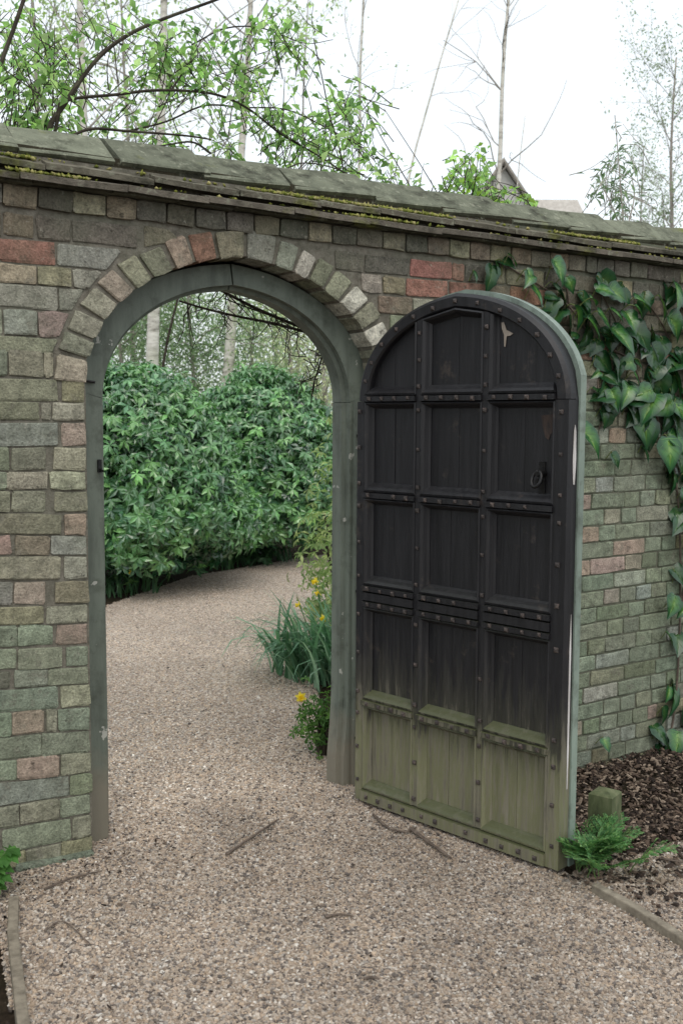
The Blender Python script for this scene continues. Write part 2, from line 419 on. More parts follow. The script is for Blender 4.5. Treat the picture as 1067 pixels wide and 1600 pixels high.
OCT_V = np.array([(1, 0, 0), (0, 1, 0), (-1, 0, 0), (0, -1, 0), (0, 0, 1), (0, 0, -1)], float)
OCT_F = np.array([(0, 1, 4), (1, 2, 4), (2, 3, 4), (3, 0, 4), (1, 0, 5), (2, 1, 5), (3, 2, 5), (0, 3, 5)])
CUB_V = np.array([(-1,-1,-1),(1,-1,-1),(1,1,-1),(-1,1,-1),(-.7,-.7,1),(.7,-.7,1),(.7,.7,1),(-.7,.7,1)], float)*0.72
CUB_F = np.array([(4,5,6),(4,6,7),(0,1,5),(0,5,4),(1,2,6),(1,6,5),(2,3,7),(2,7,6),(3,0,4),(3,4,7)])
def rotz(V, a):
    c, s = np.cos(a)[:, None], np.sin(a)[:, None]
    return np.stack([V[..., 0]*c-V[..., 1]*s, V[..., 0]*s+V[..., 1]*c, V[..., 2]], -1)
def scatter(P, size, flat, cols, base=(CUB_V, CUB_F), jit=0.32, elong=0.5, tilt=0.35):
    N = len(P); BV, BF = base; k = len(BV)
    V = BV[None]*(1+rng.uniform(-jit, jit, (N, k, 3)))
    sc = np.stack([size*rng.uniform(1-elong*.4, 1+elong, N), size*rng.uniform(0.7, 1.05, N), size*flat*rng.uniform(0.7, 1.2, N)], -1)
    V = V*sc[:, None]
    a = rng.normal(0, tilt, N); c, s = np.cos(a)[:, None], np.sin(a)[:, None]
    V = np.stack([V[..., 0]*c-V[..., 2]*s, V[..., 1], V[..., 0]*s+V[..., 2]*c], -1)
    V = rotz(V, rng.uniform(0, 6.28, N))+P[:, None]
    Fc = (BF[None]+(np.arange(N)*k)[:, None, None]).reshape(-1, 3)
    return V.reshape(-1, 3), Fc, np.repeat(cols, k, 0)

# gravel: sample in depth so that nearer stones are denser
def gravel():
    pts = []
    for (n, y0, y1) in ((290000, 860, 1680),):
        px = rng.uniform(-60, 1130, n); py = rng.uniform(y0, y1, n)
        d = np.stack([(px-W/2)/F, -(py-H/2)/F, np.ones(n)], 1) @ CM
        t = -CAM[2]/d[:, 2]; P = CAM+d*t[:, None]
        pts.append(P)
    P = np.concatenate(pts); dist = np.linalg.norm(P[:, :2]-CAM[:2], axis=1)
    # thin out so that spacing stays about a stone's width
    keep = rng.random(len(P)) < np.clip((dist/3.2)**2.2*0.75, 0.25, 1.0)
    P = P[keep & inpath(P)]
    P = P[~((P[:, 0] > -0.36) & (P[:, 0] < 0.0) & (P[:, 1] > -0.01) & (P[:, 1] < 0.4))]
    P = P[~((P[:, 0] > 1.17) & (P[:, 1] > 0.0) & (P[:, 1] < 0.34))]
    N = len(P)
    pal = np.array([S(182, 167, 150), S(196, 183, 168), S(170, 154, 138), S(166, 158, 149), S(150, 135, 120), S(188, 168, 146), S(208, 199, 187), S(172, 153, 134), S(132, 122, 112), S(224, 218, 208)])
    c = pal[rng.choice(len(pal), N, p=[.2, .16, .15, .1, .1, .09, .07, .07, .04, .02])]*rng.uniform(0.8, 1.15, (N, 1))
    patch = 0.5+0.5*np.sin(P[:, 0]*2.7+1.3*np.sin(P[:, 1]*2.1))*np.sin(P[:, 1]*1.9+0.7*np.sin(P[:, 0]*3.3))
    dist = np.linalg.norm(P[:, :2]-CAM[:2], axis=1); mean = np.array(S(178, 163, 148))
    far = sstep(4.5, 8.0, dist)[:, None]; c = c*(1-0.5*far)+mean*0.5*far
    near_shade = 1-sstep(-0.5, 1.4, P[:, 1]+0.25*np.sin(P[:, 0]*3.1)); c = c*(1.34-0.50*near_shade)[:, None]  # shade painted into the near gravel's colour, gravel past the arch lightened
    grey = (rng.random(N) < 0.13*near_shade+0.02)[:, None]; c = np.where(grey, np.array(S(112, 104, 98))*rng.uniform(0.6, 1.1, (N, 1)), c)
    sc1 = np.sin(P[:, 0]*7.1+2*np.sin(P[:, 1]*5.3))*np.sin(P[:, 1]*8.3+1.7*np.sin(P[:, 0]*6.1))
    c = c*(0.80+0.26*patch+0.07*sc1)[:, None]
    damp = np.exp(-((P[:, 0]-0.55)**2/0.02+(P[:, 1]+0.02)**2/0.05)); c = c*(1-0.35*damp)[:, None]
    P[:, 2] = hgt(P[:, 0], P[:, 1])+rng.uniform(-0.001, 0.003, N)
    size = rng.uniform(0.0034, 0.0074, N)
    size *= np.where(rng.random(N) < 0.04, 1.5, 1.0)
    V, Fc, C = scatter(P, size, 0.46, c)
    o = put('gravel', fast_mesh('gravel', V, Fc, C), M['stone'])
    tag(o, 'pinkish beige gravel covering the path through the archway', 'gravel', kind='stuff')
gravel()

# ------------------------------------------------------------------ garden wall
XC, AH, ZS, RISE = 0.597, 0.597, 1.58, 0.477      # brick arch: centre, half width, springing, rise
WT = 0.33                                         # wall thickness
def gfun(t):
    t = min(1.0, abs(t)); return math.sqrt(max(0.0, 1-t*t))-0.05*(t**0.6)*(1-t*t)
def arch_pt(s, a=AH, r=RISE, zs=ZS, xc=XC):
    """s in -1..1 runs along the arch from the left springing to the right one"""
    an = (s+1)/2*math.pi; t = -math.cos(an)
    return xc+a*t, zs+r*gfun(t)
RA, RR = AH+0.105, RISE+0.098                      # back of the arch ring
def ring_x(z):
    """half width of the ring's back at height z"""
    if z <= ZS+0.01: return AH
    if z >= ZS+RR: return 0.0
    lo, hi = 0.0, 1.0
    for _ in range(30):
        m = (lo+hi)/2
        if gfun(m)*RR > z-ZS: lo = m
        else: hi = m
    return RA*lo

wall = empty('garden_wall', (0.6, 0.16, 0))
tag(wall, 'old brick garden wall with an arched opening and a tiled mossy top', 'wall')
XL, XR, ZB, ZT = -1.7, 4.7, -0.3, 2.305
mb = MB(); y0, y1 = 0.0055, WT
NS = 40; pts = [arch_pt(-1+2*i/NS, AH+0.003, RISE+0.004) for i in range(NS+1)]
out = [(XL, ZB), (0.004, ZB), (0.004, ZS-.02)]+[(min(max(x, 0.0035), 2*XC-0.0035), z) for x, z in pts]+[(2*XC-0.004, ZS-.02), (2*XC-0.004, ZB), (XR, ZB), (XR, ZT), (XL, ZT)]
k = len(out)
mb.add([(x, y0, z) for x, z in out]+[(x, y1, z) for x, z in out], [tuple(range(k)), tuple(range(2*k-1, k-1, -1))]+[(i, k+i, k+(i+1) % k, (i+1) % k) for i in range(k)])
mb.build('mortar_core', M['mortar'], wall)

def brick_vf(q, proud=0.0, back=0.06, nx=5, nz=4, jit=0.0032):
    """q: corners (x,z) bl, br, tr, tl of the face; worn edges, uneven face"""
    q = np.array(q, float); Lx = np.linalg.norm(q[1]-q[0]); Lz = np.linalg.norm(q[3]-q[0])
    us = np.array([0, min(0.12, 0.005/max(Lx, .02)), 0.5, 1-min(0.12, 0.005/max(Lx, .02)), 1.0]); vs = np.array([0, 0.07, 0.93, 1.0])
    us[2] += rng.uniform(-.15, .15)
    V = []; n = len(us); m = len(vs)
    tl = rng.uniform(-0.0016, 0.0016, 2)
    for j, v in enumerate(vs):
        for i, u in enumerate(us):
            p = (q[0]*(1-u)+q[1]*u)*(1-v)+(q[3]*(1-u)+q[2]*u)*v
            p = p+rng.uniform(-jit, jit, 2)*(1.0 if 0 < i < n-1 or 0 < j < m-1 else 0.6)
            edge = (i in (0, n-1)) or (j in (0, m-1)); corner = (i in (0, n-1)) and (j in (0, m-1))
            y = -proud+rng.uniform(-0.0007, 0.0007)+tl[0]*(u-.5)*2+tl[1]*(v-.5)*2
            if edge: y += rng.uniform(0.0005, 0.0038)
            if corner:
                y += 0.002; ctr = q.mean(0); p = p+(ctr-p)*0.004/np.linalg.norm(ctr-p)
            V.append((p[0], y, p[1]))
    Fc = []
    for j in range(m-1):
        for i in range(n-1):
            a = j*n+i; Fc.append((a, a+1, a+n+1, a+n))
    loop = [i for i in range(n)]+[j*n+n-1 for j in range(1, m)]+[(m-1)*n+i for i in range(n-2, -1, -1)]+[j*n for j in range(m-2, 0, -1)]
    k0 = len(V)
    for i in loop: V.append((V[i][0], back, V[i][2]))
    L = len(loop)
    for k in range(L): Fc.append((loop[(k+1) % L], loop[k], k0+k, k0+(k+1) % L))
    return V, Fc

BR = 1.62   # photo value to albedo of the bricks
PAL = {'g': (116, 118, 100), 't': (138, 133, 117), 'p': (146, 124, 112), 'r': (134, 88, 76), 'b': (128, 134, 124), 'd': (82, 75, 70), 'w': (170, 167, 154), 'o': (122, 116, 92), 'n': (110, 97, 83), 'l': (125, 121, 114), 'e': (99, 109, 90), 'f': (112, 122, 104), 'k': (70, 65, 58)}
def bcol(code):
    c = np.array(S(*PAL[code]))*BR; m_ = np.array(S(121, 122, 104))*BR; c = m_+(c-m_)*0.78; g = c.mean(); return g+(c-g)*0.9
bricks = []      # (verts, faces, colour, centre, area)
def add_brick(q, code, proud=0.0, back=0.06, kind='brick'):
    q = np.array(q, float)
    if min(np.linalg.norm(q[1]-q[0]), np.linalg.norm(q[3]-q[0]), np.linalg.norm(q[2]-q[3]), np.linalg.norm(q[2]-q[1])) < 0.012: return
    V, Fc = brick_vf(q, proud+max(0.0, rng.normal(0.0012, 0.0018)), back)
    c = bcol(code)*rng.uniform(0.86, 1.12)*(1+rng.normal(0, 0.03, 3))
    ctr = q.mean(0); px, py, D = toPx((ctr[0], 0, ctr[1]))
    area = abs(np.cross(q[1]-q[0], q[3]-q[0]))*(F/D)**2
    vis = -15 < px < W+15 and -15 < py < H+15
    # hidden behind the open door
    if 590 < px < 880 and py > 470: vis = False
    bricks.append((kind, V, Fc, c, area if vis else 0.0))

MJ = 0.0085       # half of a joint is taken off each side
def tilt(z): return 0.075*float(sstep(0.05, 0.3, z)*(1-sstep(0.95, 1.5, z)))
# left of the arch, read course by course: (top, bottom) at the jamb, then bricks (left, right, colour)
R3 = lambda v: 300+v/2.667
R6 = lambda v: 780+v/2.58
left = []
for t, b, L in ((95, 190, [(-160, 10, 'n'), (20, 145, 'n'), (155, 297, 'd'), (302, 572, 'd')]),
                (205, 298, [(0, 232, 'r'), (240, 505, 'l')]),
                (305, 385, [(0, 155, 'p'), (160, 302, 'o'), (308, 425, 't')]),
                (390, 485, [(-40, 240, 'l'), (250, 360, 'l')]),
                (493, 600, [(-150, 10, 't'), (18, 157, 'b'), (165, 300, 'p')]),
                (605, 667, [(-60, 248, 'g')]),
                (672, 775, [(-140, 32, 'g'), (38, 182, 'g'), (188, 220, 't')]),
                (783, 875, [(-40, 242, 'g'), (263, 352, 'o')]),
                (880, 953, [(-130, -5, 'g'), (0, 168, 'g'), (174, 213, 't'), (220, 352, 't')]),
                (962, 1058, [(-30, 244, 'b'), (260, 352, 'p')]),
                (1064, 1158, [(-110, 44, 'g'), (50, 192, 'g'), (227, 352, 't')]),
                (1166, 1240, [(-100, 28, 'g'), (32, 202, 't'), (210, 352, 't')])):
    left.append((R3(t), R3(b), [(x0/2.667, x1/2.667, c) for x0, x1, c in L]))
for t, b, L in ((-30, 52, [(-120, 42, 'g'), (50, 184, 'g'), (222, 345, 'g')]),
                (62, 145, [(-40, 250, 'g'), (260, 348, 'p')]),
                (150, 226, [(-90, 46, 'p'), (62, 202, 'n'), (208, 344, 'b')]),
                (234, 322, [(-50, 244, 't'), (260, 346, 'l')]),
                (332, 420, [(-90, 50, 'l'), (58, 187, 'p'), (224, 350, 'o')]),
                (428, 498, [(-60, 178, 'o'), (190, 350, 't')]),
                (504, 584, [(-120, 72, 'f'), (76, 212, 'f'), (230, 352, 'p')]),
                (592, 672, [(-60, 70, 'f'), (75, 252, 'f'), (270, 355, 'f')]),
                (678, 742, [(-110, 42, 'd'), (58, 195, 'f'), (200, 357, 'g')]),
                (748, 832, [(-50, 237, 'f'), (244, 358, 't')]),
                (838, 926, [(-100, 48, 'f'), (52, 180, 'p'), (186, 232, 'g'), (238, 360, 'f')]),
                (932, 1018, [(-60, 166, 'f'), (170, 358, 'f')]),
                (1022, 1100, [(-60, 70, 'f'), (73, 240, 'p'), (245, 364, 'g')]),
                (1106, 1186, [(-60, 280, 'f'), (284, 370, 'f')]),
                (1190, 1264, [(-60, 80, 'g'), (85, 240, 'g'), (246, 370, 'f')]),
                (1270, 1352, [(10, 290, 'g'), (295, 372, 'g')]),
                (1358, 1415, [(-20, 104, 'o'), (108, 246, 'g'), (250, 374, 'o')])):
    left.append((R6(t), R6(b), [(x0/2.58, x1/2.58, c) for x0, x1, c in L]))
def jamb_z(y): return onY(134 if y < 900 else 134+(y-900)*0.025, y)[2]
for k, (yt, yb, L) in enumerate(left):
    hi = yt < R3(660)
    zt = onY(50, yt)[2] if hi else jamb_z(yt); zb = onY(50, yb)[2] if hi else jamb_z(yb)
    ym = (yt+yb)/2; first = None
    for (x0, x1, code) in L:
        X0 = onY(x0, ym)[0]; X1 = onY(x1, ym)[0]
        if x1 > (340/2.6) and not hi: X1 = 0.0+rng.uniform(-.004, .004)
        if first is None: first = X0
        q = []
        for (X, z) in ((X0, zb), (X1, zb), (X1, zt), (X0, zt)):
            if hi and X > -0.1:
                lim = XC-ring_x(z)-0.012
                X = min(X, lim)
            q.append((X, z-X*tilt(z) if X < 0 else z))
        add_brick(q, code)
    X = first-MJ; j = 0
    while X > XL+0.05:       # goes on to the left, out of the picture
        Ln = 0.215 if (j+k) % 2 else 0.103
        add_brick([(X-Ln, zb-X*tilt(zb)*0.5-0.0), (X, zb-X*tilt(zb)), (X, zt-X*tilt(zt)), (X-Ln, zt-X*tilt(zt)*0.5)] if False else
                  [(X-Ln, zb-max(X-Ln, -.3)*tilt(zb)), (X, zb-max(X, -.3)*tilt(zb)), (X, zt-max(X, -.3)*tilt(zt)), (X-Ln, zt-max(X-Ln, -.3)*tilt(zt))], rng.choice(list('ggftplo')))
        X -= Ln+MJ; j += 1
# plinth course at the left foot
add_brick([(-0.26, -0.12), (0.004, -0.12), (0.004, 0.016), (-0.26, 0.03)], 'e', 0.012)
# courses to the right of the arch and above it
PIT = 0.0746; z = 0.856-PIT*15; k = 0
while z < 2.12:
    zb, zt = z+0.003, z+PIT-0.0055
    start = XC+ring_x(zb)+0.006 if zb > ZS-0.04 else 2*XC
    if zt > ZS+RR-0.02 and zb > 2.05: start = 0.39 if zb < 2.08 else 0.3
    X = start; j = 0
    off = rng.uniform(0, 0.2)
    while X < XR-0.05:
        Ln = rng.choice([0.215, 0.103], p=[0.5, 0.5]) if not (j == 0 and rng.random() < .5) else rng.uniform(0.06, 0.16)
        if rng.random() < 0.05: Ln = 0.06
        Ln *= rng.uniform(0.95, 1.05)
        q = []
        sag = 0.006*math.sin(X*2.1+z*1.3)
        for (xx, zz) in ((X, zb), (X+Ln, zb), (X+Ln, zt), (X, zt)):
            if zz > ZS-0.04 and j == 0: xx = max(xx, XC+ring_x(zz)+0.012)
            q.append((xx, zz+0.006*math.sin(xx*2.1+zz*1.3)))
        low = z < 1.55
        if low and X > 1.5: code = rng.choice(list('ffeefgbptbo'), p=[.2, .14, .16, .1, .1, .08, .06, .06, .04, .03, .03])
        elif z > 1.98: code = rng.choice(list('dndko'), p=[.3, .3, .2, .1, .1])
        else: code = rng.choice(list('noldtrgp'), p=[.2, .15, .15, .1, .15, .05, .1, .1])
        if abs(zb-1.945) < 0.04 and X < 1.55 and X+Ln > 1.36: code = 'r'
        if abs(zb-2.02) < 0.04 and 1.28 < X < 1.55: code = 'r'
        add_brick(q, code)
        X += Ln+MJ; j += 1
    z += PIT; k += 1
# small fillers between the arch ring and the oversailing course, left of the crown
add_brick([(0.215, 2.055), (0.35, 2.088), (0.30, 2.125), (0.215, 2.125)], 'n')
# oversailing header course under the tiles
X = XL+0.03
while X < XR:
    Ln = rng.choice([0.1, 0.105, 0.11, 0.06], p=[.4, .3, .2, .1])
    add_brick([(X, 2.142), (X+Ln, 2.142), (X+Ln, 2.207), (X, 2.207)], rng.choice(list('dnokd'), p=[.3, .3, .2, .05, .15]), 0.009, 0.05)
    X += Ln+0.007
# arch ring: one brick per traced centre
VOU = [((112, 570), 't'), ((120, 540), 'g'), ((137, 508), 't'), ((159, 476), 't'), ((187, 450), 't'), ((213, 429), 't'), ((249, 414), 'g'), ((283, 399), 'p'), ((318, 392), 'r'),
       ((358, 388), 'n'), ((408, 394), 'l'), ((450, 408), 'b'), ((474, 416), 'w'), ((499, 429), 'g'), ((527, 447), 'g'), ((551, 470), 'w'), ((570, 496), 'g'), ((589, 522), 'w')]
def s_of(px, py):
    p = onY(px, py); best = min(range(401), key=lambda i: (arch_pt(-1+i/200, AH+.05, RISE+.05)[0]-p[0])**2+(arch_pt(-1+i/200, AH+.05, RISE+.05)[1]-p[2])**2)
    return -1+best/200
ss = [s_of(*c[0]) for c in VOU]
sb = [-0.985]+[(ss[i]+ss[i+1])/2 for i in range(len(ss)-1)]
sb.append(2*ss[-1]-sb[-1])
codes = [c[1] for c in VOU]
while sb[-1] < 0.9: sb.append(sb[-1]+0.066); codes.append('t')
for i in range(len(sb)-1):
    g = 0.0085; a, b = sb[i]+g, sb[i+1]-g
    ia, ib = arch_pt(a), arch_pt(b); oa, ob = arch_pt(a, RA-.004, RR-.004), arch_pt(b, RA-.004, RR-.004)
    r = rng.uniform(-0.006, 0.006)
    add_brick([ia, ib, (ob[0], ob[1]+r), (oa[0], oa[1]+r)], codes[i], 0.004, 0.118, 'arch_brick')

bricks.sort(key=lambda t: -t[4])
for i, (kind, V, Fc, c, a) in enumerate(bricks[:300]):
    b = MB(); b.add(V, Fc); o = b.build(kind, M['brick'], wall); o.color = (c[0], c[1], c[2], 1)
b = MB()
for kind, V, Fc, c, a in bricks[300:]: b.add(V, Fc, c)
tag(b.build('farther_bricks', M['brick_v'], wall), kind='stuff')

# tiled top: ridge tiles, two courses of plain tiles, a creasing course
YC = 0.165
def slab_vf(x0, x1, prof, dz=(0, 0), skew=0.0):
    """closed profile [(y,z)..] swept from x0 to x1"""
    n = len(prof); V = []
    for i, x in enumerate((x0, x0+(x1-x0)*0.5, x1)):
        d = dz[0] if i == 0 else dz[1] if i == 2 else (dz[0]+dz[1])/2+rng.uniform(-.002, .002)
        for (y, z) in prof: V.append((x+skew*(y-YC), y+rng.uniform(-.0015, .0015), z+d+rng.uniform(-.0015, .0015)))
    Fc = []
    for s in range(2):
        for k in range(n): Fc.append((s*n+k, s*n+n+k, s*n+n+(k+1) % n, s*n+(k+1) % n))
    Fc.append(tuple(range(n))); Fc.append(tuple(range(3*n-1, 2*n-1, -1)))
    return V, Fc
half = [(-0.004, 2.322), (0.002, 2.330), (0.125, 2.421), (0.145, 2.430), (YC, 2.433)]
outer = half+[(2*YC-y, z) for y, z in half[-2::-1]]
inner = [(y+(0.020 if y < YC else -0.020 if y > YC else 0), z-(0.014 if abs(y-YC) > .15 else 0.026)) for y, z in outer][::-1]
RJ = [-1.55, -1.2, -0.86, -0.53, -0.205, 0.116, 0.45, 0.80, 1.165, 1.486, 1.85, 2.19, 2.51, 2.85, 3.2, 3.55, 3.9, 4.25, 4.6]
for i in range(len(RJ)-1):
    b = MB(); tlt = -rng.uniform(0.003, 0.011); dd = rng.uniform(-.005, .005)
    dd += -0.010 if abs(RJ[i]+.53) < .05 else 0
    V, Fc = slab_vf(RJ[i]+0.004, RJ[i+1]-0.004, outer+inner, (dd+tlt, dd-tlt), rng.uniform(-.12, .12))
    b.add(V, Fc, np.array(S(114, 118, 102))*rng.uniform(0.85, 1.15)); b.build('ridge_tile', M['tile'], wall)
def tile_course(step, prof, c, nm):
    X = XL+rng.uniform(0, .1)
    while X < XR-0.1:
        Ln = step*rng.uniform(0.85, 1.2); b = MB(); t = rng.uniform(-0.001, 0.0035); d = rng.uniform(-.003, .003)
        sh = rng.uniform(-.006, .005); pr = [(y+(sh if y < 0.03 else 0), z) for y, z in prof]
        V, Fc = slab_vf(X, X+Ln-0.003, pr, (d+t, d-t)); b.add(V, Fc, np.array(S(*c))*rng.uniform(0.8, 1.2)); b.build(nm, M['tile'], wall)
        X += Ln
tile_course(0.31, [(0.10, 2.330), (-0.045, 2.276), (-0.042, 2.258), (0.10, 2.314)], (108, 104, 92), 'coping_tile')
tile_course(0.30, [(0.09, 2.276), (-0.078, 2.232), (-0.075, 2.213), (0.09, 2.262)], (112, 106, 96), 'coping_tile')
tile_course(0.24, [(0.02, 2.228), (-0.050, 2.222), (-0.048, 2.209), (0.02, 2.209)], (92, 92, 80), 'creasing_tile')
b = MB()
b.add(*box_vf((XL, 0.010, 2.212), (XR, 2*YC-0.010, 2.336)), S(62, 58, 46))
for pr in ([(2*YC-0.10, 2.344), (2*YC+0.045, 2.268), (2*YC+0.038, 2.256), (2*YC-0.10, 2.328)], [(2*YC-0.09, 2.298), (2*YC+0.078, 2.228), (2*YC+0.072, 2.214), (2*YC-0.09, 2.282)]):
    V, Fc = slab_vf(XL, XR, pr); b.add(V, Fc, S(130, 122, 112))
tag(b.build('coping_bed', M['tile'], wall), kind='stuff')
# moss cushions on the tiles
def moss(x0, x1, course, n):
    N = n; X = rng.uniform(x0, x1, N); t = rng.beta(2, 2, N)
    if course == 0: Y = -0.03+t*0.09; Z = 2.281+(Y+0.045)*0.36
    else: Y = -0.065+t*0.06; Z = 2.235+(Y+0.078)*0.262
    pal = np.array([S(120, 124, 58), S(142, 142, 78), S(96, 104, 44), S(156, 150, 100)])
    return np.stack([X, Y, Z], 1), pal[rng.integers(0, 4, N)]
PP, CC = [], []
for a in ((-0.26, 0.0, 1, 150), (-0.28, -0.15, 0, 120), (0.62, 0.98, 0, 420), (0.98, 1.22, 0, 200), (1.18, 1.52, 0, 420), (1.02, 1.32, 1, 200), (2.1, 2.62, 0, 620), (-0.3, 3.2, 0, 160), (-0.3, 3.2, 1, 100)):
    p, c = moss(*a); PP.append(p); CC.append(c)
V, Fc, C = scatter(np.concatenate(PP), rng.uniform(0.005, 0.011, sum(map(len, PP))), 0.7, np.concatenate(CC), (OCT_V, OCT_F), 0.4, 0.4, 0.6)
tag(put('moss', fast_mesh('moss', V, Fc, C, True), M['chipbark'], wall), kind='stuff')

# ------------------------------------------------------------------ green door frame
FY0, FY1 = 0.10, 0.20
frame = empty('door_frame', (XC, 0.15, 0))
tag(frame, 'grey green painted timber door frame lining the brick arch', 'door frame')
FI, FIR, FZS = 0.493, 0.405, 1.552      # inner half width, rise, springing
FX = XC+0.008
def fin(s, o=0.0): return arch_pt(s, FI+o, FIR+o*0.9, FZS, FX)
def fout(s): return arch_pt(s, AH+0.005, RISE+0.006, ZS, XC)
def sweep(mb, ring_fn, s0, s1, n):
    """ring_fn(s) -> closed list of 3d points; joined along s"""
    R_ = [ring_fn(s0+(s1-s0)*i/n) for i in range(n+1)]; k = len(R_[0]); V = [p for r in R_ for p in r]; Fc = []
    for i in range(n):
        for j in range(k): Fc.append((i*k+j, i*k+k+j, i*k+k+(j+1) % k, i*k+(j+1) % k))
    Fc.append(tuple(range(k))); Fc.append(tuple(range((n+1)*k-1, n*k-1, -1)))
    mb.add(V, Fc)
def fring(s):
    (xi, zi), (xo, zo) = fin(s), fout(s); (xm, zm) = fin(s, 0.016)
    g = 0.018*math.cos(s*math.pi/2)
    return [(xo, FY0, zo-g), (xm, FY0, zm), (xm, FY0+0.030, zm), (xi, FY0+0.036, zi), (xi, FY1, zi), (xo, FY1, zo)]
for a, b_ in ((-1.0, -0.012), (-0.004, 1.0)):
    m2 = MB(); sweep(m2, fring, a, b_, 26); m2.build('arch_head', M['frame'], frame)
for sgn in (-1, 1):
    m2 = MB(); xo = XC+sgn*(AH+0.003); xi = FX+sgn*FI
    def pring(z, xi_=None):
        x = xi if xi_ is None else xi_
        zo = ZS if z > 1.5 else z
        return [(xo, FY0, zo), (x+sgn*0.016, FY0, z), (x+sgn*0.016, FY0+0.030, z), (x, FY0+0.036, z), (x, FY1, z), (xo, FY1, zo)]
    zs = [(-0.05, 0.022), (0.12, 0.019), (0.24, 0.008), (0.36, 0.001), (0.8, 0.0), (1.2, 0.0), (FZS-0.002, 0.0)] if sgn > 0 else [(-0.05, 0.0), (0.3, 0.002), (0.8, 0.0), (1.2, 0.0), (FZS-0.002, 0.0)]
    R_ = [pring(zz, xi-sgn*o) for zz, o in zs]; k5 = 6; V = [p for r in R_ for p in r]; Fc = []
    for i in range(len(R_)-1):
        for j in range(k5): Fc.append((i*k5+j, i*k5+k5+j, i*k5+k5+(j+1) % k5, i*k5+(j+1) % k5))
    Fc.append(tuple(range(k5))); Fc.append(tuple(range(len(V)-1, len(V)-k5-1, -1)))
    m2.add(V, Fc); jb = m2.build('jamb', M['frame'], frame)
# planted stop bead on the right jamb, keep and nails on the left one
m2 = MB(); m2.add(*box_vf((1.128, FY0-0.022, 0.0), (1.150, FY0-0.001, 1.56))); m2.build('hinge_strip', M['frame'], frame)
p = onY(155, 728, FY0)
m2 = MB(); m2.add(*box_vf((p[0]-.006, FY0-.012, p[2]-.022), (p[0]+.006, FY0-.0005, p[2]+.022))); m2.add(*tube_vf([(p[0], FY0-.01, p[2]-.012), (p[0]+.004, FY0-.028, p[2]-.016)], .005)); m2.build('latch_keep', M['iron'], frame)
p = onY(140, 596, FY0)
m2 = MB(); m2.add(*tube_vf([(p[0]-.03, FY0-.004, p[2]+.004), (p[0]+.016, FY0-.012, p[2]-.003)], .005)); m2.build('nail', M['iron'], frame)

# ------------------------------------------------------------------ the open door
A0 = np.array([1.05, -0.06, 0.0]); DU = np.array([0.1908, -0.9816, 0.0]); DN = np.array([-0.9816, -0.1908, 0.0])
def D(u, n, z): return tuple(A0+DU*u+DN*n+np.array([0, 0, z]))
door = empty('arched_door', tuple(A0+DU*0.47-DN*0.04))
tag(door, 'heavy black panelled and studded arched door standing open, its foot faded green', 'door')
DW, DZS, DRISE, DZ0 = 0.935, 1.552, 0.368, 0.014
def dz_top(u, o=0.0):
    t = (u-DW/2)/(DW/2+o); return DZS+(DRISE+o)*gfun(t)
def dprism(u0, u1, z0, z1, n0, n1, top=None, nseg=1, o=0.0, inset=0.0):
    """block in door coordinates; top: None or function of u"""
    V = []; Fc = []
    for i in range(nseg+1):
        u = u0+(u1-u0)*i/nseg
        zt = z1 if top is None else min(z1, top(u))
        for (n, zz) in ((n0, z0), (n1, z0+inset), (n1, zt-inset), (n0, zt)): V.append(D(u, n, zz))
    for i in range(nseg):
        for j in range(4): Fc.append((i*4+j, i*4+4+j, i*4+4+(j+1) % 4, i*4+(j+1) % 4))
    Fc.append((0, 1, 2, 3)); k = nseg*4; Fc.append((k+3, k+2, k+1, k))
    return V, Fc
# back leaf (green edge) and front leaf (black edge)
m2 = MB(); m2.add(*dprism(-0.004, DW+0.006, DZ0, 9, -0.078, -0.046, lambda u: dz_top(u, 0.016), 60)); m2.build('back_leaf', M['door_green'], door)
m2 = MB(); m2.add(*dprism(0.0, DW, DZ0, 9, -0.045, -0.030, lambda u: dz_top(u, 0.0), 60)); m2.build('front_leaf', M['door'], door)
# stiles and the curved rim, one continuous band each
def rim_ring(s, wd, n0, n1):
    an = (s+1)/2*math.pi; t = -math.cos(an)
    def P(a, r): return DW/2+a*t, DZS+r*gfun(t)
    (uo, zo), (ui, zi), (um, zm) = P(DW/2, DRISE), P(DW/2-wd, DRISE-wd), P(DW/2-wd+.006, DRISE-wd+.006)
    (ur, zr) = P(DW/2-0.012, DRISE-0.012)
    return [D(uo, n0, zo), D(uo, n1-.010, zo), D(ur, n1, zr), D(um, n1, zm), D(ui, n1-.008, zi), D(ui, n0, zi)]
m2 = MB(); sweep(m2, lambda s: rim_ring(s, 0.050, -0.030, 0.010), -0.999, 0.999, 60); m2.build('arched_rim', M['door'], door)
STW = 0.046
for u0, u1 in ((0.0, STW-.010), (DW-0.05, DW)):
    m2 = MB(); V, Fc = dprism(u0, u1, DZ0, DZS-0.002, -0.030, 0.010); m2.add(V, Fc); m2.build('stile', M['door'], door)
MU = (0.305, 0.603); MW = 0.024
for u in MU:
    m2 = MB(); m2.add(*dprism(u-MW/2, u+MW/2, DZ0+0.05, 9, -0.030, 0.008, lambda q: dz_top(q)-0.051, 2)); m2.build('muntin', M['door'], door)
cols = [(STW-.009, MU[0]-MW/2), (MU[0]+MW/2, MU[1]-MW/2), (MU[1]+MW/2, DW-0.051)]
RAILS = [1.560, 1.200, 0.845, 0.785, 0.402]
RH = 0.015
for (ua, ub) in cols:
    for zr in RAILS:
        m2 = MB(); h = 0.013
        V, Fc = dprism(ua-.002, ub+.002, zr-h, zr+h, -0.030, 0.020, inset=0.004); m2.add(V, Fc); m2.build('rail', M['door'], door)
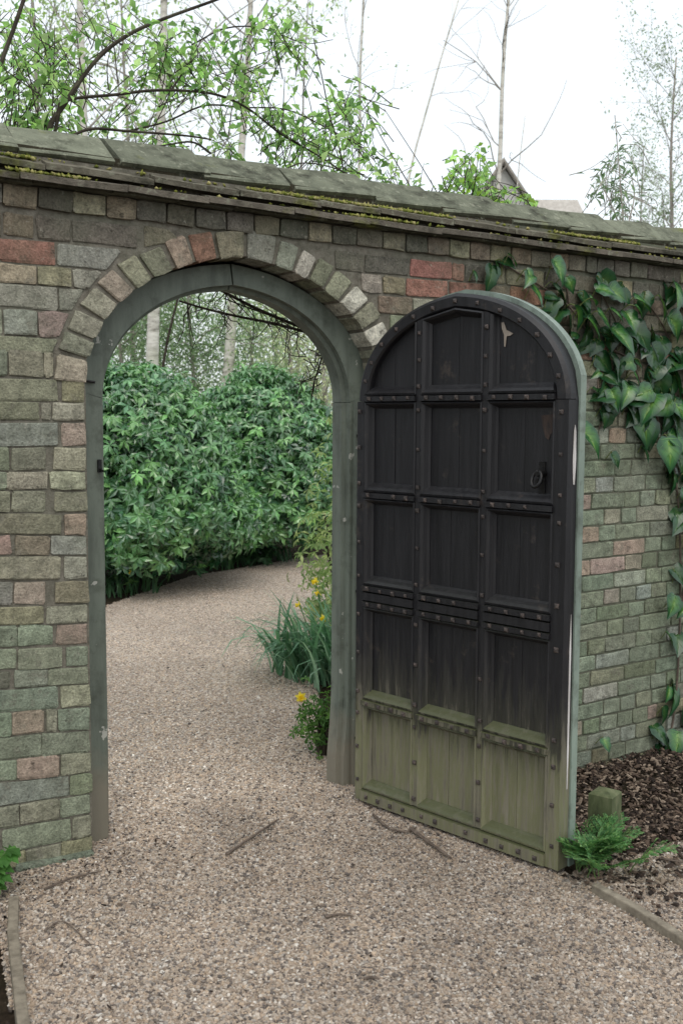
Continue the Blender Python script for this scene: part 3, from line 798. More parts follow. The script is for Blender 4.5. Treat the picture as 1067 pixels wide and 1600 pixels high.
# bottom rail and the ledge between the double rails
m2 = MB(); m2.add(*dprism(0.036, DW-.051, DZ0-.004, 0.062, -0.030, 0.020, inset=0.006)); m2.build('bottom_rail', M['door'], door)
for (ua, ub) in cols:
    m2 = MB(); m2.add(*dprism(ua, ub, 0.7985, 0.8315, -0.030, 0.0175, inset=0.002)); m2.build('rail_fillet', M['door'], door)
rows = [(1.573, 9), (1.213, 1.547), (0.858, 1.187), (0.415, 0.772), (0.062, 0.389)]
rim_in = lambda u: DZS+(DRISE-0.052)*gfun((u-DW/2)/(DW/2-0.052))
for ri, (z0, z1) in enumerate(rows):
    for ci, (ua, ub) in enumerate(cols):
        pn = MB(); top = (lambda u: dz_top(u)-0.03) if ri == 0 else None
        V, Fc = dprism(ua+.001, ub-.001, z0, z1 if ri else 9, -0.0295, -0.0265, top, 12 if ri == 0 else 1); pn.add(V, Fc)
        panel = pn.build('panel', M['door'], door)
        # planks, separated by a groove
        nP = 2
        w = (ub-ua)/nP
        cut = ua+(ub-ua)*rng.uniform(0.44, 0.56)
        for (a, b_) in ((ua+.002, cut-.0006), (cut+.0006, ub-.002)):
            m2 = MB(); m2.add(*dprism(a, b_, z0+.002, (z1-.002) if ri else 9, -0.0264, -0.0205+rng.uniform(-.0012, .0012), (lambda u: dz_top(u)-0.034) if ri == 0 else None, 8 if ri == 0 else 1))
            m2.build('plank', M['door'], panel)
        # mouldings round the panel: a sloped sill below, narrower splays at the sides and above
        def mould(pl, pr, wl, wr, horiz, sill):
            pass
        ms, mt, mbm = 0.026, 0.022, 0.034
        zt = z1 if ri else None
        def splay(quad_out, quad_in, name='moulding'):
            # outer edge high, inner edge low; roll in the middle
            (o0, o1), (i0, i1) = quad_out, quad_in
            V = []
            for (o, i) in ((o0, i0), (o1, i1)):
                o = np.array(o); i = np.array(i)
                for t, nn in ((0, -0.0203), (0, 0.010), (0.22, 0.0125), (0.5, 0.004), (0.78, -0.010), (1.0, -0.0175), (1.0, -0.0203)):
                    p = o+(i-o)*t; V.append(D(p[0], nn, p[1]))
            k = 7; Fc = [(j, k+j, k+(j+1) % k, (j+1) % k) for j in range(k)]; Fc += [tuple(range(k-1, -1, -1)), tuple(range(k, 2*k))]
            m3 = MB(); m3.add(V, Fc); m3.build(name, M['door'], panel)
        if ri:
            splay(((ua, z0), (ub, z0)), ((ua+ms, z0+mbm), (ub-ms, z0+mbm)))
            splay(((ub, z1), (ua, z1)), ((ub-ms, z1-mt), (ua+ms, z1-mt)))
            splay(((ua, z1), (ua, z0)), ((ua+ms, z1-mt), (ua+ms, z0+mbm)))
            splay(((ub, z0), (ub, z1)), ((ub-ms, z0+mbm), (ub-ms, z1-mt)))
        else:
            fl = lambda u: rim_in(u)
            if ci == 1:
                um = DW/2
                splay(((ua, z0), (ub, z0)), ((ua+ms, z0+mbm), (ub-ms, z0+mbm)))
                splay(((ua, fl(ua)), (ua, z0)), ((ua+ms, fl(ua)-.012), (ua+ms, z0+mbm)))
                splay(((ub, z0), (ub, fl(ub))), ((ub-ms, z0+mbm), (ub-ms, fl(ub)-.012)))
                splay(((um, fl(um)), (ua, fl(ua))), ((um, fl(um)-.026), (ua+ms, fl(ua)-.018)))
                splay(((ub, fl(ub)), (um, fl(um))), ((ub-ms, fl(ub)-.018), (um, fl(um)-.026)))
            else:
                splay(((ua, z0), (ub, z0)), ((ua+ms, z0+mbm), (ub-ms, z0+mbm)))
                if ci == 0: splay(((ub, z0), (ub, fl(ub))), ((ub-ms, z0+mbm), (ub-ms, fl(ub-ms))))
                else: splay(((ua, fl(ua)), (ua, z0)), ((ua+ms, fl(ua+ms)), (ua+ms, z0+mbm)))
# studs: square heads, one mesh
sm = MB()
V = []; hs = 0.0075
for (a, n) in ((hs, -.002), (hs, 0.003), (hs*0.35, 0.0075)):
    for (su, sz) in ((-1, -1), (1, -1), (1, 1), (-1, 1)): V.append(tuple(DU*su*a+DN*n+np.array([0, 0, sz*a])))
Fc = [(0, 1, 5, 4), (1, 2, 6, 5), (2, 3, 7, 6), (3, 0, 4, 7), (4, 5, 9, 8), (5, 6, 10, 9), (6, 7, 11, 10), (7, 4, 8, 11), (8, 9, 10, 11)]
sm.add(V, Fc); SMESH = sm.mesh('stud'); SMESH.materials.append(M['stud'])
off = Vector(door.location)
def stud(u, n, z):
    if rng.random() < 0.04: return
    o = bpy.data.objects.new('stud', SMESH); COL.objects.link(o); o.parent = door
    o.location = Vector(D(u+rng.uniform(-.002, .002), n, z+rng.uniform(-.003, .003)))-off
    s = rng.uniform(0.8, 1.12); o.scale = (s, s, s)
for zr in RAILS:
    for (ua, ub) in cols:
        for k in range(4): stud(ua+(ub-ua)*(k+0.5)/4, 0.0205, zr)
for (ua, ub) in cols:
    for k in range(4): stud(ua+(ub-ua)*(k+0.5)/4, 0.0205, 0.036)
for u, n in ((MU[0], 0.0085), (MU[1], 0.0085), (0.013, 0.0105), (DW-0.026, 0.0105)):
    for (z0, z1) in rows:
        zt = min(z1, dz_top(u)-0.07) if 0.1 < u < 0.85 else min(z1, DZS-.01)
        if zt < z0: continue
        for k in range(3): stud(u, n, z0+0.03+(zt-z0-0.06)*k/2)
for s in np.linspace(-0.86, 0.86, 13):
    an = (s+1)/2*math.pi; t = -math.cos(an); stud(DW/2+(DW/2-0.030)*t, 0.0105, DZS+(DRISE-0.030)*gfun(t))
# ring handle on its plate
hu, hz, hn = 0.822, 1.30, -0.0185
m2 = MB(); m2.add(*dprism(hu-.012, hu+.012, hz-.060, hz+.050, hn-.003, hn+.004, inset=.002)); hp = m2.build('handle_plate', M['iron'], door)
m2 = MB()
for k in range(3):
    pass
m2.add(*tube_vf([D(hu, hn, hz+.012), D(hu, hn+.012, hz+.012), D(hu, hn+.03, hz+.012)], [.017, .014, .009], 10)); m2.build('boss', M['iron'], hp)
ringp = [D(hu+0.018*math.sin(2*math.pi*k/20), hn+.024+.010*(1-math.cos(2*math.pi*k/20)), hz-.006+0.025*math.cos(2*math.pi*k/20)) for k in range(21)]
m2 = MB(); m2.add(*tube_vf(ringp, .0062, 8)); m2.build('ring', M['iron'], hp, True)
m2 = MB(); m2.add(*tube_vf([D(hu, hn+.02, hz-.012), D(hu, hn+.034, hz-.012)], [.008, .006], 8)); m2.build('knob', M['iron'], hp)
# long pale splits on the free edge, scars on the face
def edge_sliver(z0, z1, n0, n1):
    V = []; k = 9
    for i in range(k+1):
        z = z0+(z1-z0)*i/k; w = math.sin(math.pi*min(1, max(0.02, i/k)))**0.35
        nm = (n0+n1)/2; hw = (n1-n0)/2*w*rng.uniform(.8, 1.1)
        for n in (nm-hw, nm+hw):
            V.append(tuple(A0+DU*(DW+0.0008)+DN*n+np.array([0, 0, z]))); V.append(tuple(A0+DU*(DW+0.0025)+DN*n+np.array([0, 0, z])))
    Fc = []
    for i in range(k):
        a = i*4; Fc += [(a+1, a+3, a+7, a+5), (a, a+1, a+5, a+4), (a+3, a+2, a+6, a+7)]
    m3 = MB(); m3.add(V, Fc); m3.build('split_wood', M['chip'], door)
edge_sliver(1.28, 1.47, -0.034, -0.018); edge_sliver(0.28, 0.86, -0.034, -0.024)
def scar(uz, nn, mat, nm='wood_scar'):
    m3 = MB(); k = len(uz); V = [D(u, nn, z) for u, z in uz]+[D(u, nn+.0012, z) for u, z in uz]
    Fc = [tuple(range(k, 2*k))]+[(i, (i+1) % k, k+(i+1) % k, k+i) for i in range(k)]; m3.add(V, Fc); m3.build(nm, mat, door)
zc = rim_in(0.65)
scar([(0.645, zc-.02), (0.655, zc-.018), (0.668, zc-.045), (0.695, zc-.058), (0.684, zc-.064), (0.668, zc-.066), (0.664, zc-.1), (0.659, zc-.1), (0.657, zc-.06), (0.648, zc-.04)], -0.0178, M['scar'])
scar([(0.812, 1.50), (0.868, 1.505), (0.866, 1.45), (0.85, 1.44), (0.843, 1.42), (0.83, 1.43), (0.82, 1.46)], -0.0188, M['scuff'], 'scuff')
# hinges reach back to the frame
for zz in (1.42, 0.80, 0.20):
    m2 = MB(); m2.add(*tube_vf([D(0.03, -0.083, zz-.05), D(0.03, -0.083, zz+.05)], .008, 8))
    m2.add(*tube_vf([D(0.03, -0.083, zz), (1.139, FY0-.02, zz)], .008, 6)); m2.build('hinge', M['iron'], door)

# ------------------------------------------------------------------ foliage helpers
def unit(v): return v/(np.linalg.norm(v, axis=-1, keepdims=True)+1e-9)
WIDE = 0.56
def leaves(P, Dr, Nm, L, Wd, cols, fold=0.25, droop=0.15):
    """five-point folded leaves: base P, direction Dr, face normal Nm"""
    N = len(P); Dr = unit(Dr); Sd = unit(np.cross(Dr, Nm)); Nn = unit(np.cross(Sd, Dr))
    L = np.broadcast_to(L, (N,))[:, None]; Wd = np.broadcast_to(Wd, (N,))[:, None]
    mid = P+Dr*L*WIDE
    V = np.stack([P, mid+Sd*Wd*0.5+Nn*Wd*fold, mid, mid-Sd*Wd*0.5+Nn*Wd*fold, P+Dr*L-Nn*L*droop], 1)
    Fc = np.array([(0, 2, 1), (0, 3, 2), (1, 2, 4), (2, 3, 4)])[None]+(np.arange(N)*5)[:, None, None]
    return V.reshape(-1, 3), Fc.reshape(-1, 3), np.repeat(cols, 5, 0)
def rand_dir(n): return unit(rng.normal(0, 1, (n, 3)))
def varcol(cols, n, sd=0.18):
    c = np.array(cols)[rng.integers(0, len(cols), n)]
    return c*np.exp(rng.normal(0, sd, (n, 1)))

def lump_dirs(n, seed, k=40, amp=0.42):
    """points on a lumpy unit dome: directions, radius factor, normals"""
    r = np.random.default_rng(seed); lob = unit(r.normal(0, 1, (k, 3))); lob[:, 2] = np.abs(lob[:, 2])*0.9-0.2; lob = unit(lob)
    d = unit(r.normal(0, 1, (n, 3))); d[:, 2] = np.where(d[:, 2] < -0.93, -d[:, 2], d[:, 2])
    dots = d @ lob.T; near = dots.max(1); rad = 1+amp*(sstep(0.80, 0.99, near)-0.5)
    nrm = unit(d+0.55*lob[dots.argmax(1)]*0+0.9*(d-lob[dots.argmax(1)]*near[:, None]))
    return d, rad, nrm

def shrub(name, label, ctr, R3d, seed, ncl, per, L, Wd, cols, mat, cat='shrub', group=None, depth=0.35, stems=9, hang=1.0, core=True):
    cx, cy = ctr; Rx, Ry, Rz = R3d; zc = Rz*0.42
    root = empty(name, (cx, cy, float(hgt(cx, cy)))); tag(root, label, cat, group)
    d, rad, nrm = lump_dirs(ncl, seed)
    t = rng.beta(1.2, 3.0, ncl)*depth
    zsc = np.where(d[:, 2] > 0, Rz-zc, zc*1.0)
    hz_ = np.sqrt(np.maximum(1-d[:, 2]**2, 1e-6)); hb = np.where(d[:, 2] < 0, 1.12*(1-np.abs(d[:, 2])**7)**(1/7)/hz_, 1.0); d = d*np.stack([hb, hb, np.ones(ncl)], 1)
    P = np.stack([cx+d[:, 0]*Rx*rad*(1-t), cy+d[:, 1]*Ry*rad*(1-t), zc+d[:, 2]*zsc*rad*(1-t)], 1)
    P[:, 2] = np.maximum(P[:, 2], 0.06+rng.random(ncl)*0.1)
    P = P+rng.normal(0, 0.045, P.shape)
    ax = unit(nrm*0.8+np.array([0, 0, 0.35])+rng.normal(0, 0.22, (ncl, 3)))
    e1 = unit(np.cross(ax, rand_dir(ncl))); e2 = np.cross(ax, e1)
    pp, dd, nn, cc, ll = [], [], [], [], []
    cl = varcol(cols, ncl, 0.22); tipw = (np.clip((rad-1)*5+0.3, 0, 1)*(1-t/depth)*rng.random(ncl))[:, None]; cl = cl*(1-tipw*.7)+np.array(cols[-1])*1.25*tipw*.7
    for k in range(per):
        an = 2*math.pi*(k+rng.random(ncl)*0.5)/per
        rd = np.cos(an)[:, None]*e1+np.sin(an)[:, None]*e2
        up = rng.uniform(-0.5, 0.6, (ncl, 1))
        dr = unit(rd+ax*up-np.array([0, 0, hang])*rng.random((ncl, 1)))
        pp.append(P); dd.append(dr); nn.append(unit(ax-dr*(np.sum(ax*dr, 1, keepdims=True))+0.15*rand_dir(ncl)))
        cc.append(cl*np.exp(rng.normal(0, 0.12, (ncl, 1)))); ll.append(L*rng.uniform(0.65, 1.25, ncl))
    ll = np.concatenate(ll)
    V, Fc, C = leaves(np.concatenate(pp), np.concatenate(dd), np.concatenate(nn), ll, ll*Wd/L, np.concatenate(cc))
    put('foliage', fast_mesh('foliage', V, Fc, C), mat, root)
    m = MB()
    for k in range(stems):
        an = 2*math.pi*k/stems+rng.random(); e = np.array([math.cos(an)*Rx*0.7, math.sin(an)*Ry*0.7, Rz*rng.uniform(0.5, 0.85)])
        b = np.array([cx, cy, -0.03]); pts = smooth_path([b+np.array([e[0]*.1, e[1]*.1, 0]), b+e*np.array([.4, .4, .45]), b+e], 4)
        m.add(*tube_vf(pts, np.linspace(0.022, 0.008, len(pts)), 5))
    m.build('stem', M['branch'], root)
    return root

# ------------------------------------------------------------------ shrubs beyond the arch
DG = [S(54, 98, 68), S(68, 114, 80), S(44, 82, 60), S(82, 128, 90), S(116, 164, 98)]
c1 = dep(195, 670, 9.6); c2 = dep(405, 670, 11.35); c3 = dep(312, 670, 12.3)
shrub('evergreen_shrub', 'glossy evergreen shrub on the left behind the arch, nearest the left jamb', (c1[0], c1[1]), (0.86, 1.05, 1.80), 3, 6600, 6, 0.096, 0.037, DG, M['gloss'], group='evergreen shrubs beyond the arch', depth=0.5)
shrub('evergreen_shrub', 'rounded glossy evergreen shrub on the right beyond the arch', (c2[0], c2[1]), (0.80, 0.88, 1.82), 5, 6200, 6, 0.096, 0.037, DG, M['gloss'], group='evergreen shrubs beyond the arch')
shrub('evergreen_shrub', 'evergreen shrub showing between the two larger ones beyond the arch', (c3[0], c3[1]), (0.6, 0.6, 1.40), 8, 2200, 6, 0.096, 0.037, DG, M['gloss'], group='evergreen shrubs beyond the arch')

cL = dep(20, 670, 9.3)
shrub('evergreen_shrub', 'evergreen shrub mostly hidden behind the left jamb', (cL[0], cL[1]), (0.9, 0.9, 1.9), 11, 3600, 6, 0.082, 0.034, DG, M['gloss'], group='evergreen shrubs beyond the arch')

def blades(P, az, L, Wd, lean, cols, seg=5, curl=1.0):
    """strap leaves: curved strips"""
    N = len(P); dirh = np.stack([np.cos(az), np.sin(az), np.zeros(N)], 1); side = np.stack([-np.sin(az), np.cos(az), np.zeros(N)], 1)
    rows = []; pos = P.copy(); ang = np.pi/2-lean*0.35
    prof = np.array([0.7, 1.0, 1.0, 0.8, 0.5, 0.04])
    for k in range(seg+1):
        w = (Wd*prof[k])[:, None]
        rows.append(np.stack([pos-side*w*0.5, pos+side*w*0.5], 1))
        st = (L/seg)[:, None]
        pos = pos+st*(dirh*np.cos(ang)[:, None]+np.array([0, 0, 1])*np.sin(ang)[:, None]); ang = ang-lean*curl*0.30*(0.5+k*0.5)
    V = np.stack(rows, 1).reshape(N, -1, 3)
    k = V.shape[1]; base = []
    for i in range(seg): base.append((2*i, 2*i+1, 2*i+3, 2*i+2))
    Fc = (np.array(base)[None]+(np.arange(N)*k)[:, None, None]).reshape(-1, 4)
    return V.reshape(-1, 3), Fc, np.repeat(cols, k, 0)

FLW = None
def daffodil_mesh():
    m = MB(); k = 6
    for i in range(k):
        a = 2*math.pi*i/k; c, s = math.cos(a), math.sin(a)
        def P(r, w, h): return (r*c-w*s, r*s+w*c, h)
        m.add([P(0.004, 0, 0), P(0.018, 0.010, 0.003), P(0.034, 0, -0.002), P(0.018, -0.010, 0.003)], [(0, 3, 2, 1)], S(244, 226, 90))
    R_ = []
    for (r, h) in ((0.009, 0.0), (0.011, 0.014), (0.016, 0.026)):
        for i in range(8): R_.append((r*math.cos(i*math.pi/4), r*math.sin(i*math.pi/4), h))
    Fc = [(j*8+i, j*8+(i+1) % 8, j*8+8+(i+1) % 8, j*8+8+i) for j in range(2) for i in range(8)]+[tuple(range(7, -1, -1))]
    m.add(R_, Fc, S(244, 214, 60)); me = m.mesh('flower'); me.materials.append(M['petal']); return me
FLW = daffodil_mesh()
def daffodils(label, px, py, n, spread, L, flowers, cols, lean=(0.4, 1.5), name='daffodil_clump', dirbias=None, group=None):
    c = onZ(px, py); root = empty(name, tuple(c)); tag(root, label, 'flowers' if flowers else 'plant', group)
    P = np.stack([c[0]+np.clip(rng.normal(0, spread, n), -1.6*spread, 1.6*spread), c[1]+np.clip(rng.normal(0, spread, n), -1.6*spread, 1.6*spread), np.full(n, -0.01)], 1)
    az = rng.uniform(0, 6.28, n)
    if dirbias is not None: az = np.where(rng.random(n) < 0.55, dirbias+rng.normal(0, 0.6, n), az)
    V, Fc, C = blades(P, az, L*rng.uniform(0.6, 1.15, n), rng.uniform(0.015, 0.026, n), rng.uniform(lean[0], lean[1], n), varcol(cols, n, 0.15))
    put('leaf_blades', fast_mesh('leaf_blades', V, Fc, C), M['blade'], root)
    for (fx, fy, Dd) in flowers:
        q = dep(fx, fy, Dd)
        m = MB(); b = np.array([c[0]+(q[0]-c[0])*0.4, c[1]+(q[1]-c[1])*0.4, 0]); top = q
        m.add(*tube_vf(smooth_path([b, b*0.4+top*0.6+np.array([0, 0, .03]), top], 4), 0.0035, 5), S(84, 120, 70)); m.build('stalk', M['blade'], root)
        o = put('flower', FLW, None, root); o.location = Vector(q)-Vector(root.location)
        o.rotation_euler = (math.radians(rng.uniform(95, 125)), 0, rng.uniform(-2.4, -1.2)); s = rng.uniform(0.75, 0.95); o.scale = (s, s, s)
    return root
TEAL = [S(100, 142, 112), S(118, 158, 128), S(84, 126, 94), S(138, 170, 142)]
daffodils('clump of blue green daffodil leaves with yellow flowers beside the right jamb', 520, 1056, 340, 0.16, 0.55, [(468, 945, 6.3), (498, 925, 6.3), (506, 966, 6.15), (494, 908, 6.4)], TEAL, dirbias=3.0)
daffodils('small daffodil clump with one yellow flower below the left evergreen shrub', 195, 925, 70, 0.13, 0.36, [(205, 894, 8.65)], [S(74, 112, 78), S(88, 126, 88)])
for px, py, w in ((345, 884, 'strap leaved clump at the foot of the evergreen shrubs, left of its neighbour'), (405, 876, 'strap leaved clump at the foot of the right evergreen shrub')):
    daffodils(w, px, py, 90, 0.2, 0.42, [], [S(66, 104, 68), S(82, 120, 78), S(58, 92, 64)], (0.8, 1.9), 'strap_leaf_plant', None, 'strap leaved plants under the shrubs')
# the fallen flower on the gravel
c = onZ(470, 1096); fo = bpy.data.objects.new('fallen_flower', FLW); COL.objects.link(fo); fo.location = (c[0], c[1], 0.022); fo.rotation_euler = (1.3, 0.3, -0.6); fo.scale = (1.0, 1.0, 1.0)
tag(fo, 'yellow daffodil bloom lying on the gravel below the daffodil leaves', 'flower')

# pale yellow-green shrub right of the path, mostly hidden by the jamb
YG = [S(160, 172, 122), S(144, 164, 108), S(180, 188, 142), S(126, 152, 98)]
c = dep(548, 760, 7.9)
shrub('golden_shrub', 'pale yellow green shrub leaning over the path by the right jamb', (c[0], c[1]), (0.30, 0.36, 1.35), 21, 190, 5, 0.085, 0.022, YG, M['soft'], depth=0.6, stems=6, hang=0.8)
c = dep(545, 850, 6.9)
shrub('golden_shrub', 'low yellow green shrub just above the daffodils by the right jamb', (c[0], c[1]), (0.24, 0.24, 0.95), 22, 380, 5, 0.05, 0.022, YG, M['soft'], depth=0.6, stems=6, hang=0.4)
# weed at the right jamb's foot
GR = [S(86, 124, 62), S(104, 140, 70), S(70, 106, 54)]
c = onZ(513, 1185)
shrub('jamb_weed', 'small feathery green weed at the foot of the right jamb', (c[0]+.01, c[1]+.06), (0.07, 0.06, 0.26), 23, 170, 5, 0.03, 0.012, GR, M['soft'], depth=0.8, stems=5, hang=0.3, cat='weed')

# ------------------------------------------------------------------ trees
def grow(m, p, d, L, r, lev, tips, spread=0.6, kids=3, up=0.0, seg=4, wob=0.18, sides=5):
    pts = [np.array(p, float)]; d = np.array(d, float); d = d/np.linalg.norm(d)
    for k in range(seg):
        d = d+rng.normal(0, wob, 3)+np.array([0, 0, up]); d = d/np.linalg.norm(d); pts.append(pts[-1]+d*L/seg)
    rr = np.linspace(r, r*0.45, len(pts)); m.add(*tube_vf(pts, rr, sides if lev > 1 else 3))
    tips.extend([(q, d) for q in pts[1:]])
    if lev <= 1: return
    for k in range(kids):
        i = rng.integers(1, len(pts)); nd = d+rng.normal(0, spread, 3); 
        grow(m, pts[i], nd, L*rng.uniform(0.5, 0.75), r*0.5, lev-1, tips, spread, kids, up, seg, wob, sides)

def leaf_cloud(tips, per, sd, L, Wd, cols, down=0.0, wind=None):
    T = np.array([t[0] for t in tips]); n = len(T)*per
    P = np.repeat(T, per, 0)+rng.normal(0, sd, (n, 3))
    dr = rand_dir(n)-np.array([0, 0, down])
    return leaves(P, dr, unit(rand_dir(n)+np.array([0, 0, 0.8])), L*rng.uniform(0.6, 1.3, n), Wd*rng.uniform(0.7, 1.2, n), varcol(cols, n, 0.2))

def trunk_path(px, Y, top_z=None):
    """pixel track seen on the plane Y, run down to the ground"""
    pts = [onY(x, y, Y) for x, y in px]; pts.sort(key=lambda p: p[2])
    lo, hi = pts[0], pts[-1]; sl = (pts[1]-lo)/max(pts[1][2]-lo[2], .1)
    pts = [np.array([lo[0]-sl[0]*(lo[2]+.05)*0.5, Y, -0.05])]+pts
    if top_z and top_z > hi[2]+.2: pts.append(hi+(hi-pts[-2])/(hi[2]-pts[-2][2])*(top_z-hi[2]))
    Z = np.array([p[2] for p in pts]); X = np.array([p[0] for p in pts]); zz = np.linspace(Z[0], Z[-1], 22); xx = np.interp(zz, Z, X)
    for _ in range(2): xx[1:-1] = (xx[:-2]+2*xx[1:-1]+xx[2:])/4
    ph = rng.uniform(0, 6.28); sw = 0.012*np.sin(zz*1.9+ph)+0.007*np.sin(zz*4.3+2*ph)
    return [np.array([x+w, Y+w*.5, z]) for x, w, z in zip(xx, sw, zz)]

def tree(name, label, px, Y, r0, top, cat='tree', group=None, bark='birch', nb=10, bl=(0.8, 1.8), bang=0.5, lcols=None, per=5, lsize=(0.05, 0.03), sd=0.12, b0=0.35, lev=2, kids=3, up=-0.04, lmat='soft', rend=0.25, bbark=None):
    path = trunk_path(px, Y, top); root = empty(name, tuple(path[0])); tag(root, label, cat, group)
    n = len(path); rad = r0*np.linspace(1.15, rend, n); rad[0] *= 1.25
    m = MB(); m.add(*tube_vf(path, rad, 9)); m.build('trunk', M[bark], root, True)
    m = MB(); tips = []
    for k in range(nb):
        i = int(n*(b0+(0.98-b0)*rng.random())); i = min(n-2, i); an = rng.uniform(0, 6.28)
        d = np.array([math.cos(an)*bang, math.sin(an)*bang, rng.uniform(0.3, 0.9)])
        grow(m, path[i], d, rng.uniform(*bl), min(rad[i]*0.34, 0.014), lev, tips, 0.5, kids, up)
    tag(m.build('branches', M[bbark or 'twig'], root), kind='stuff')
    if lcols is not None and per:
        V, Fc, C = leaf_cloud(tips, per, sd, lsize[0], lsize[1], lcols, 0.3); put('crown', fast_mesh('crown', V, Fc, C), M[lmat], root)
    return root

LG = [S(150, 176, 104), S(132, 160, 88), S(166, 186, 122)]
BG = 'birch trees behind the wall'
tree('birch_tree', 'white birch trunk rising above the left end of the wall', [(133, 230), (130, 120), (124, 0)], 9.0, 0.075, 8.5, group=BG, nb=16, lcols=LG, per=2, lsize=(0.06, 0.035))
tree('birch_tree', 'white barked birch seen through the arch above the left shrub', [(236, 600), (247, 300), (258, 0)], 8.6, 0.085, 8.5, group=BG, nb=16, lcols=LG, per=2, lsize=(0.06, 0.035))
tree('birch_tree', 'white barked birch seen through the arch between the two shrubs', [(355, 600), (374, 300), (392, 0)], 10.2, 0.085, 9.0, group=BG, nb=16, lcols=LG, per=2, lsize=(0.06, 0.035))
t4 = tree('birch_tree', 'slender pale birch standing clear against the sky, forked near its top', [(777, 310), (780, 250), (786, 110), (789, 40), (794, 0)], 8.5, 0.052, 8.2, group=BG, nb=14, bl=(0.5, 1.2), lcols=LG, per=0, b0=0.45, rend=0.35)
tree('birch_tree', 'thin pale birch stem left of the forked birch, leaning right', [(640, 260), (660, 190), (690, 90), (716, 0)], 9.5, 0.022, 7.6, group=BG, nb=8, bl=(0.5, 1.0), lcols=LG, per=0, b0=0.5, rend=0.5)
tree('birch_tree', 'upright thin birch stem above the crown of the arch', [(561, 220), (563, 110), (568, 0)], 10.5, 0.028, 8.5, group=BG, nb=8, bl=(0.5, 1.0), lcols=LG, per=1, b0=0.5, rend=0.6)
tree('birch_tree', 'thin grey birch stem right of the forked birch, short and leafless', [(806, 310), (814, 230), (820, 180)], 9.0, 0.018, None, group=BG, nb=3, bl=(0.2, 0.4), lcols=LG, per=0, b0=0.6, rend=0.3, lev=1)
# dark thin stem beside the left birch in the arch
tree('sapling', 'thin dark sapling stem just right of the left birch in the arch', [(252, 590), (256, 540), (272, 490), (285, 440)], 7.6, 0.022, 4.6, bark='branch', nb=4, bl=(0.4, 0.8), lcols=[S(96, 120, 70)], per=1, b0=0.6, group=None)

# greenery closing the view behind the shrubs
def bush_tree(label, px, D_, wid, ht, cols, seed, nl=6500, L=0.062, group='trees closing the view behind the shrubs', lean=0.0):
    c = dep(px, 670, D_); root = empty('background_tree', (c[0], c[1], 0)); tag(root, label, 'tree', group)
    m = MB(); tips = []
    m.add(*tube_vf(smooth_path([(c[0], c[1], -.05), (c[0]+.05, c[1], ht*.4), (c[0]-.05, c[1], ht*.8)], 4), np.linspace(.05, .02, 9), 7)); m.build('trunk', M['twig'], root)
    m = MB(); r = np.random.default_rng(seed)
    for k in range(26):
        an = r.uniform(0, 6.28); z = ht*r.uniform(0.25, 0.85); b = np.array([c[0], c[1], z]); e = np.array([math.cos(an)*wid*0.8, math.sin(an)*wid*0.8, r.uniform(0.0, 0.5)])
        pts = smooth_path([b, b+e*.5+np.array([0, 0, .1]), b+e], 3); m.add(*tube_vf(pts, np.linspace(.010, .004, len(pts)), 4)); tips += [(q, e) for q in pts[1:]]
    tag(m.build('branches', M['twig'], root), kind='stuff')
    T = np.array([t[0] for t in tips]); k = r.integers(0, len(T), nl); P = T[k]+r.normal(0, 0.26, (nl, 3))
    P[:, 2] = np.clip(P[:, 2], 0.25, ht)
    V, Fc, C = leaves(P, unit(r.normal(0, 1, (nl, 3))-np.array([0, 0, .3])), unit(r.normal(0, 1, (nl, 3))+np.array([0, 0, .8])), L*r.uniform(0.5, 1.3, nl), L*0.45, varcol(cols, nl, 0.25))
    put('crown', fast_mesh('crown', V, Fc, C), M['back'], root)
G1 = [S(132, 154, 126), S(148, 168, 140), S(118, 142, 114)]; G2 = [S(164, 180, 150), S(180, 194, 168), S(150, 170, 136)]; G3 = [S(188, 194, 168), S(200, 202, 182), S(176, 186, 156)]  # leaf colours paled to stand in for distance haze
bush_tree('mid green tree behind the left shrub, left of the first birch', 190, 15.5, 1.2, 3.9, G1, 1)
bush_tree('dark green tree between the two birches beyond the shrubs', 300, 16.0, 1.3, 4.2, G1, 2, 8000)
bush_tree('mid green tree behind the right birch in the arch', 395, 17.0, 1.3, 3.7, G1, 3)
bush_tree('pale green tree above the right evergreen shrub in the arch', 455, 15.0, 1.0, 3.5, G2, 4, 4200, 0.06)
bush_tree('pale yellowish tree beside the right jamb, beyond the shrubs', 505, 13.5, 0.9, 3.3, G3, 5, 4200, 0.055)
bush_tree('wide green tree far behind the left jamb', 120, 17.0, 1.6, 4.0, G1, 6)
bush_tree('pale tree far behind the open door', 580, 16.5, 1.5, 3.4, G2, 7, 3000)
bush_tree('green tree far back in the gap between the birches', 250, 21.0, 1.8, 4.6, G2, 9, 6000, 0.08)
bush_tree('green tree far back beyond the right evergreen shrub', 430, 21.0, 1.8, 4.4, G2, 10, 6000, 0.08)

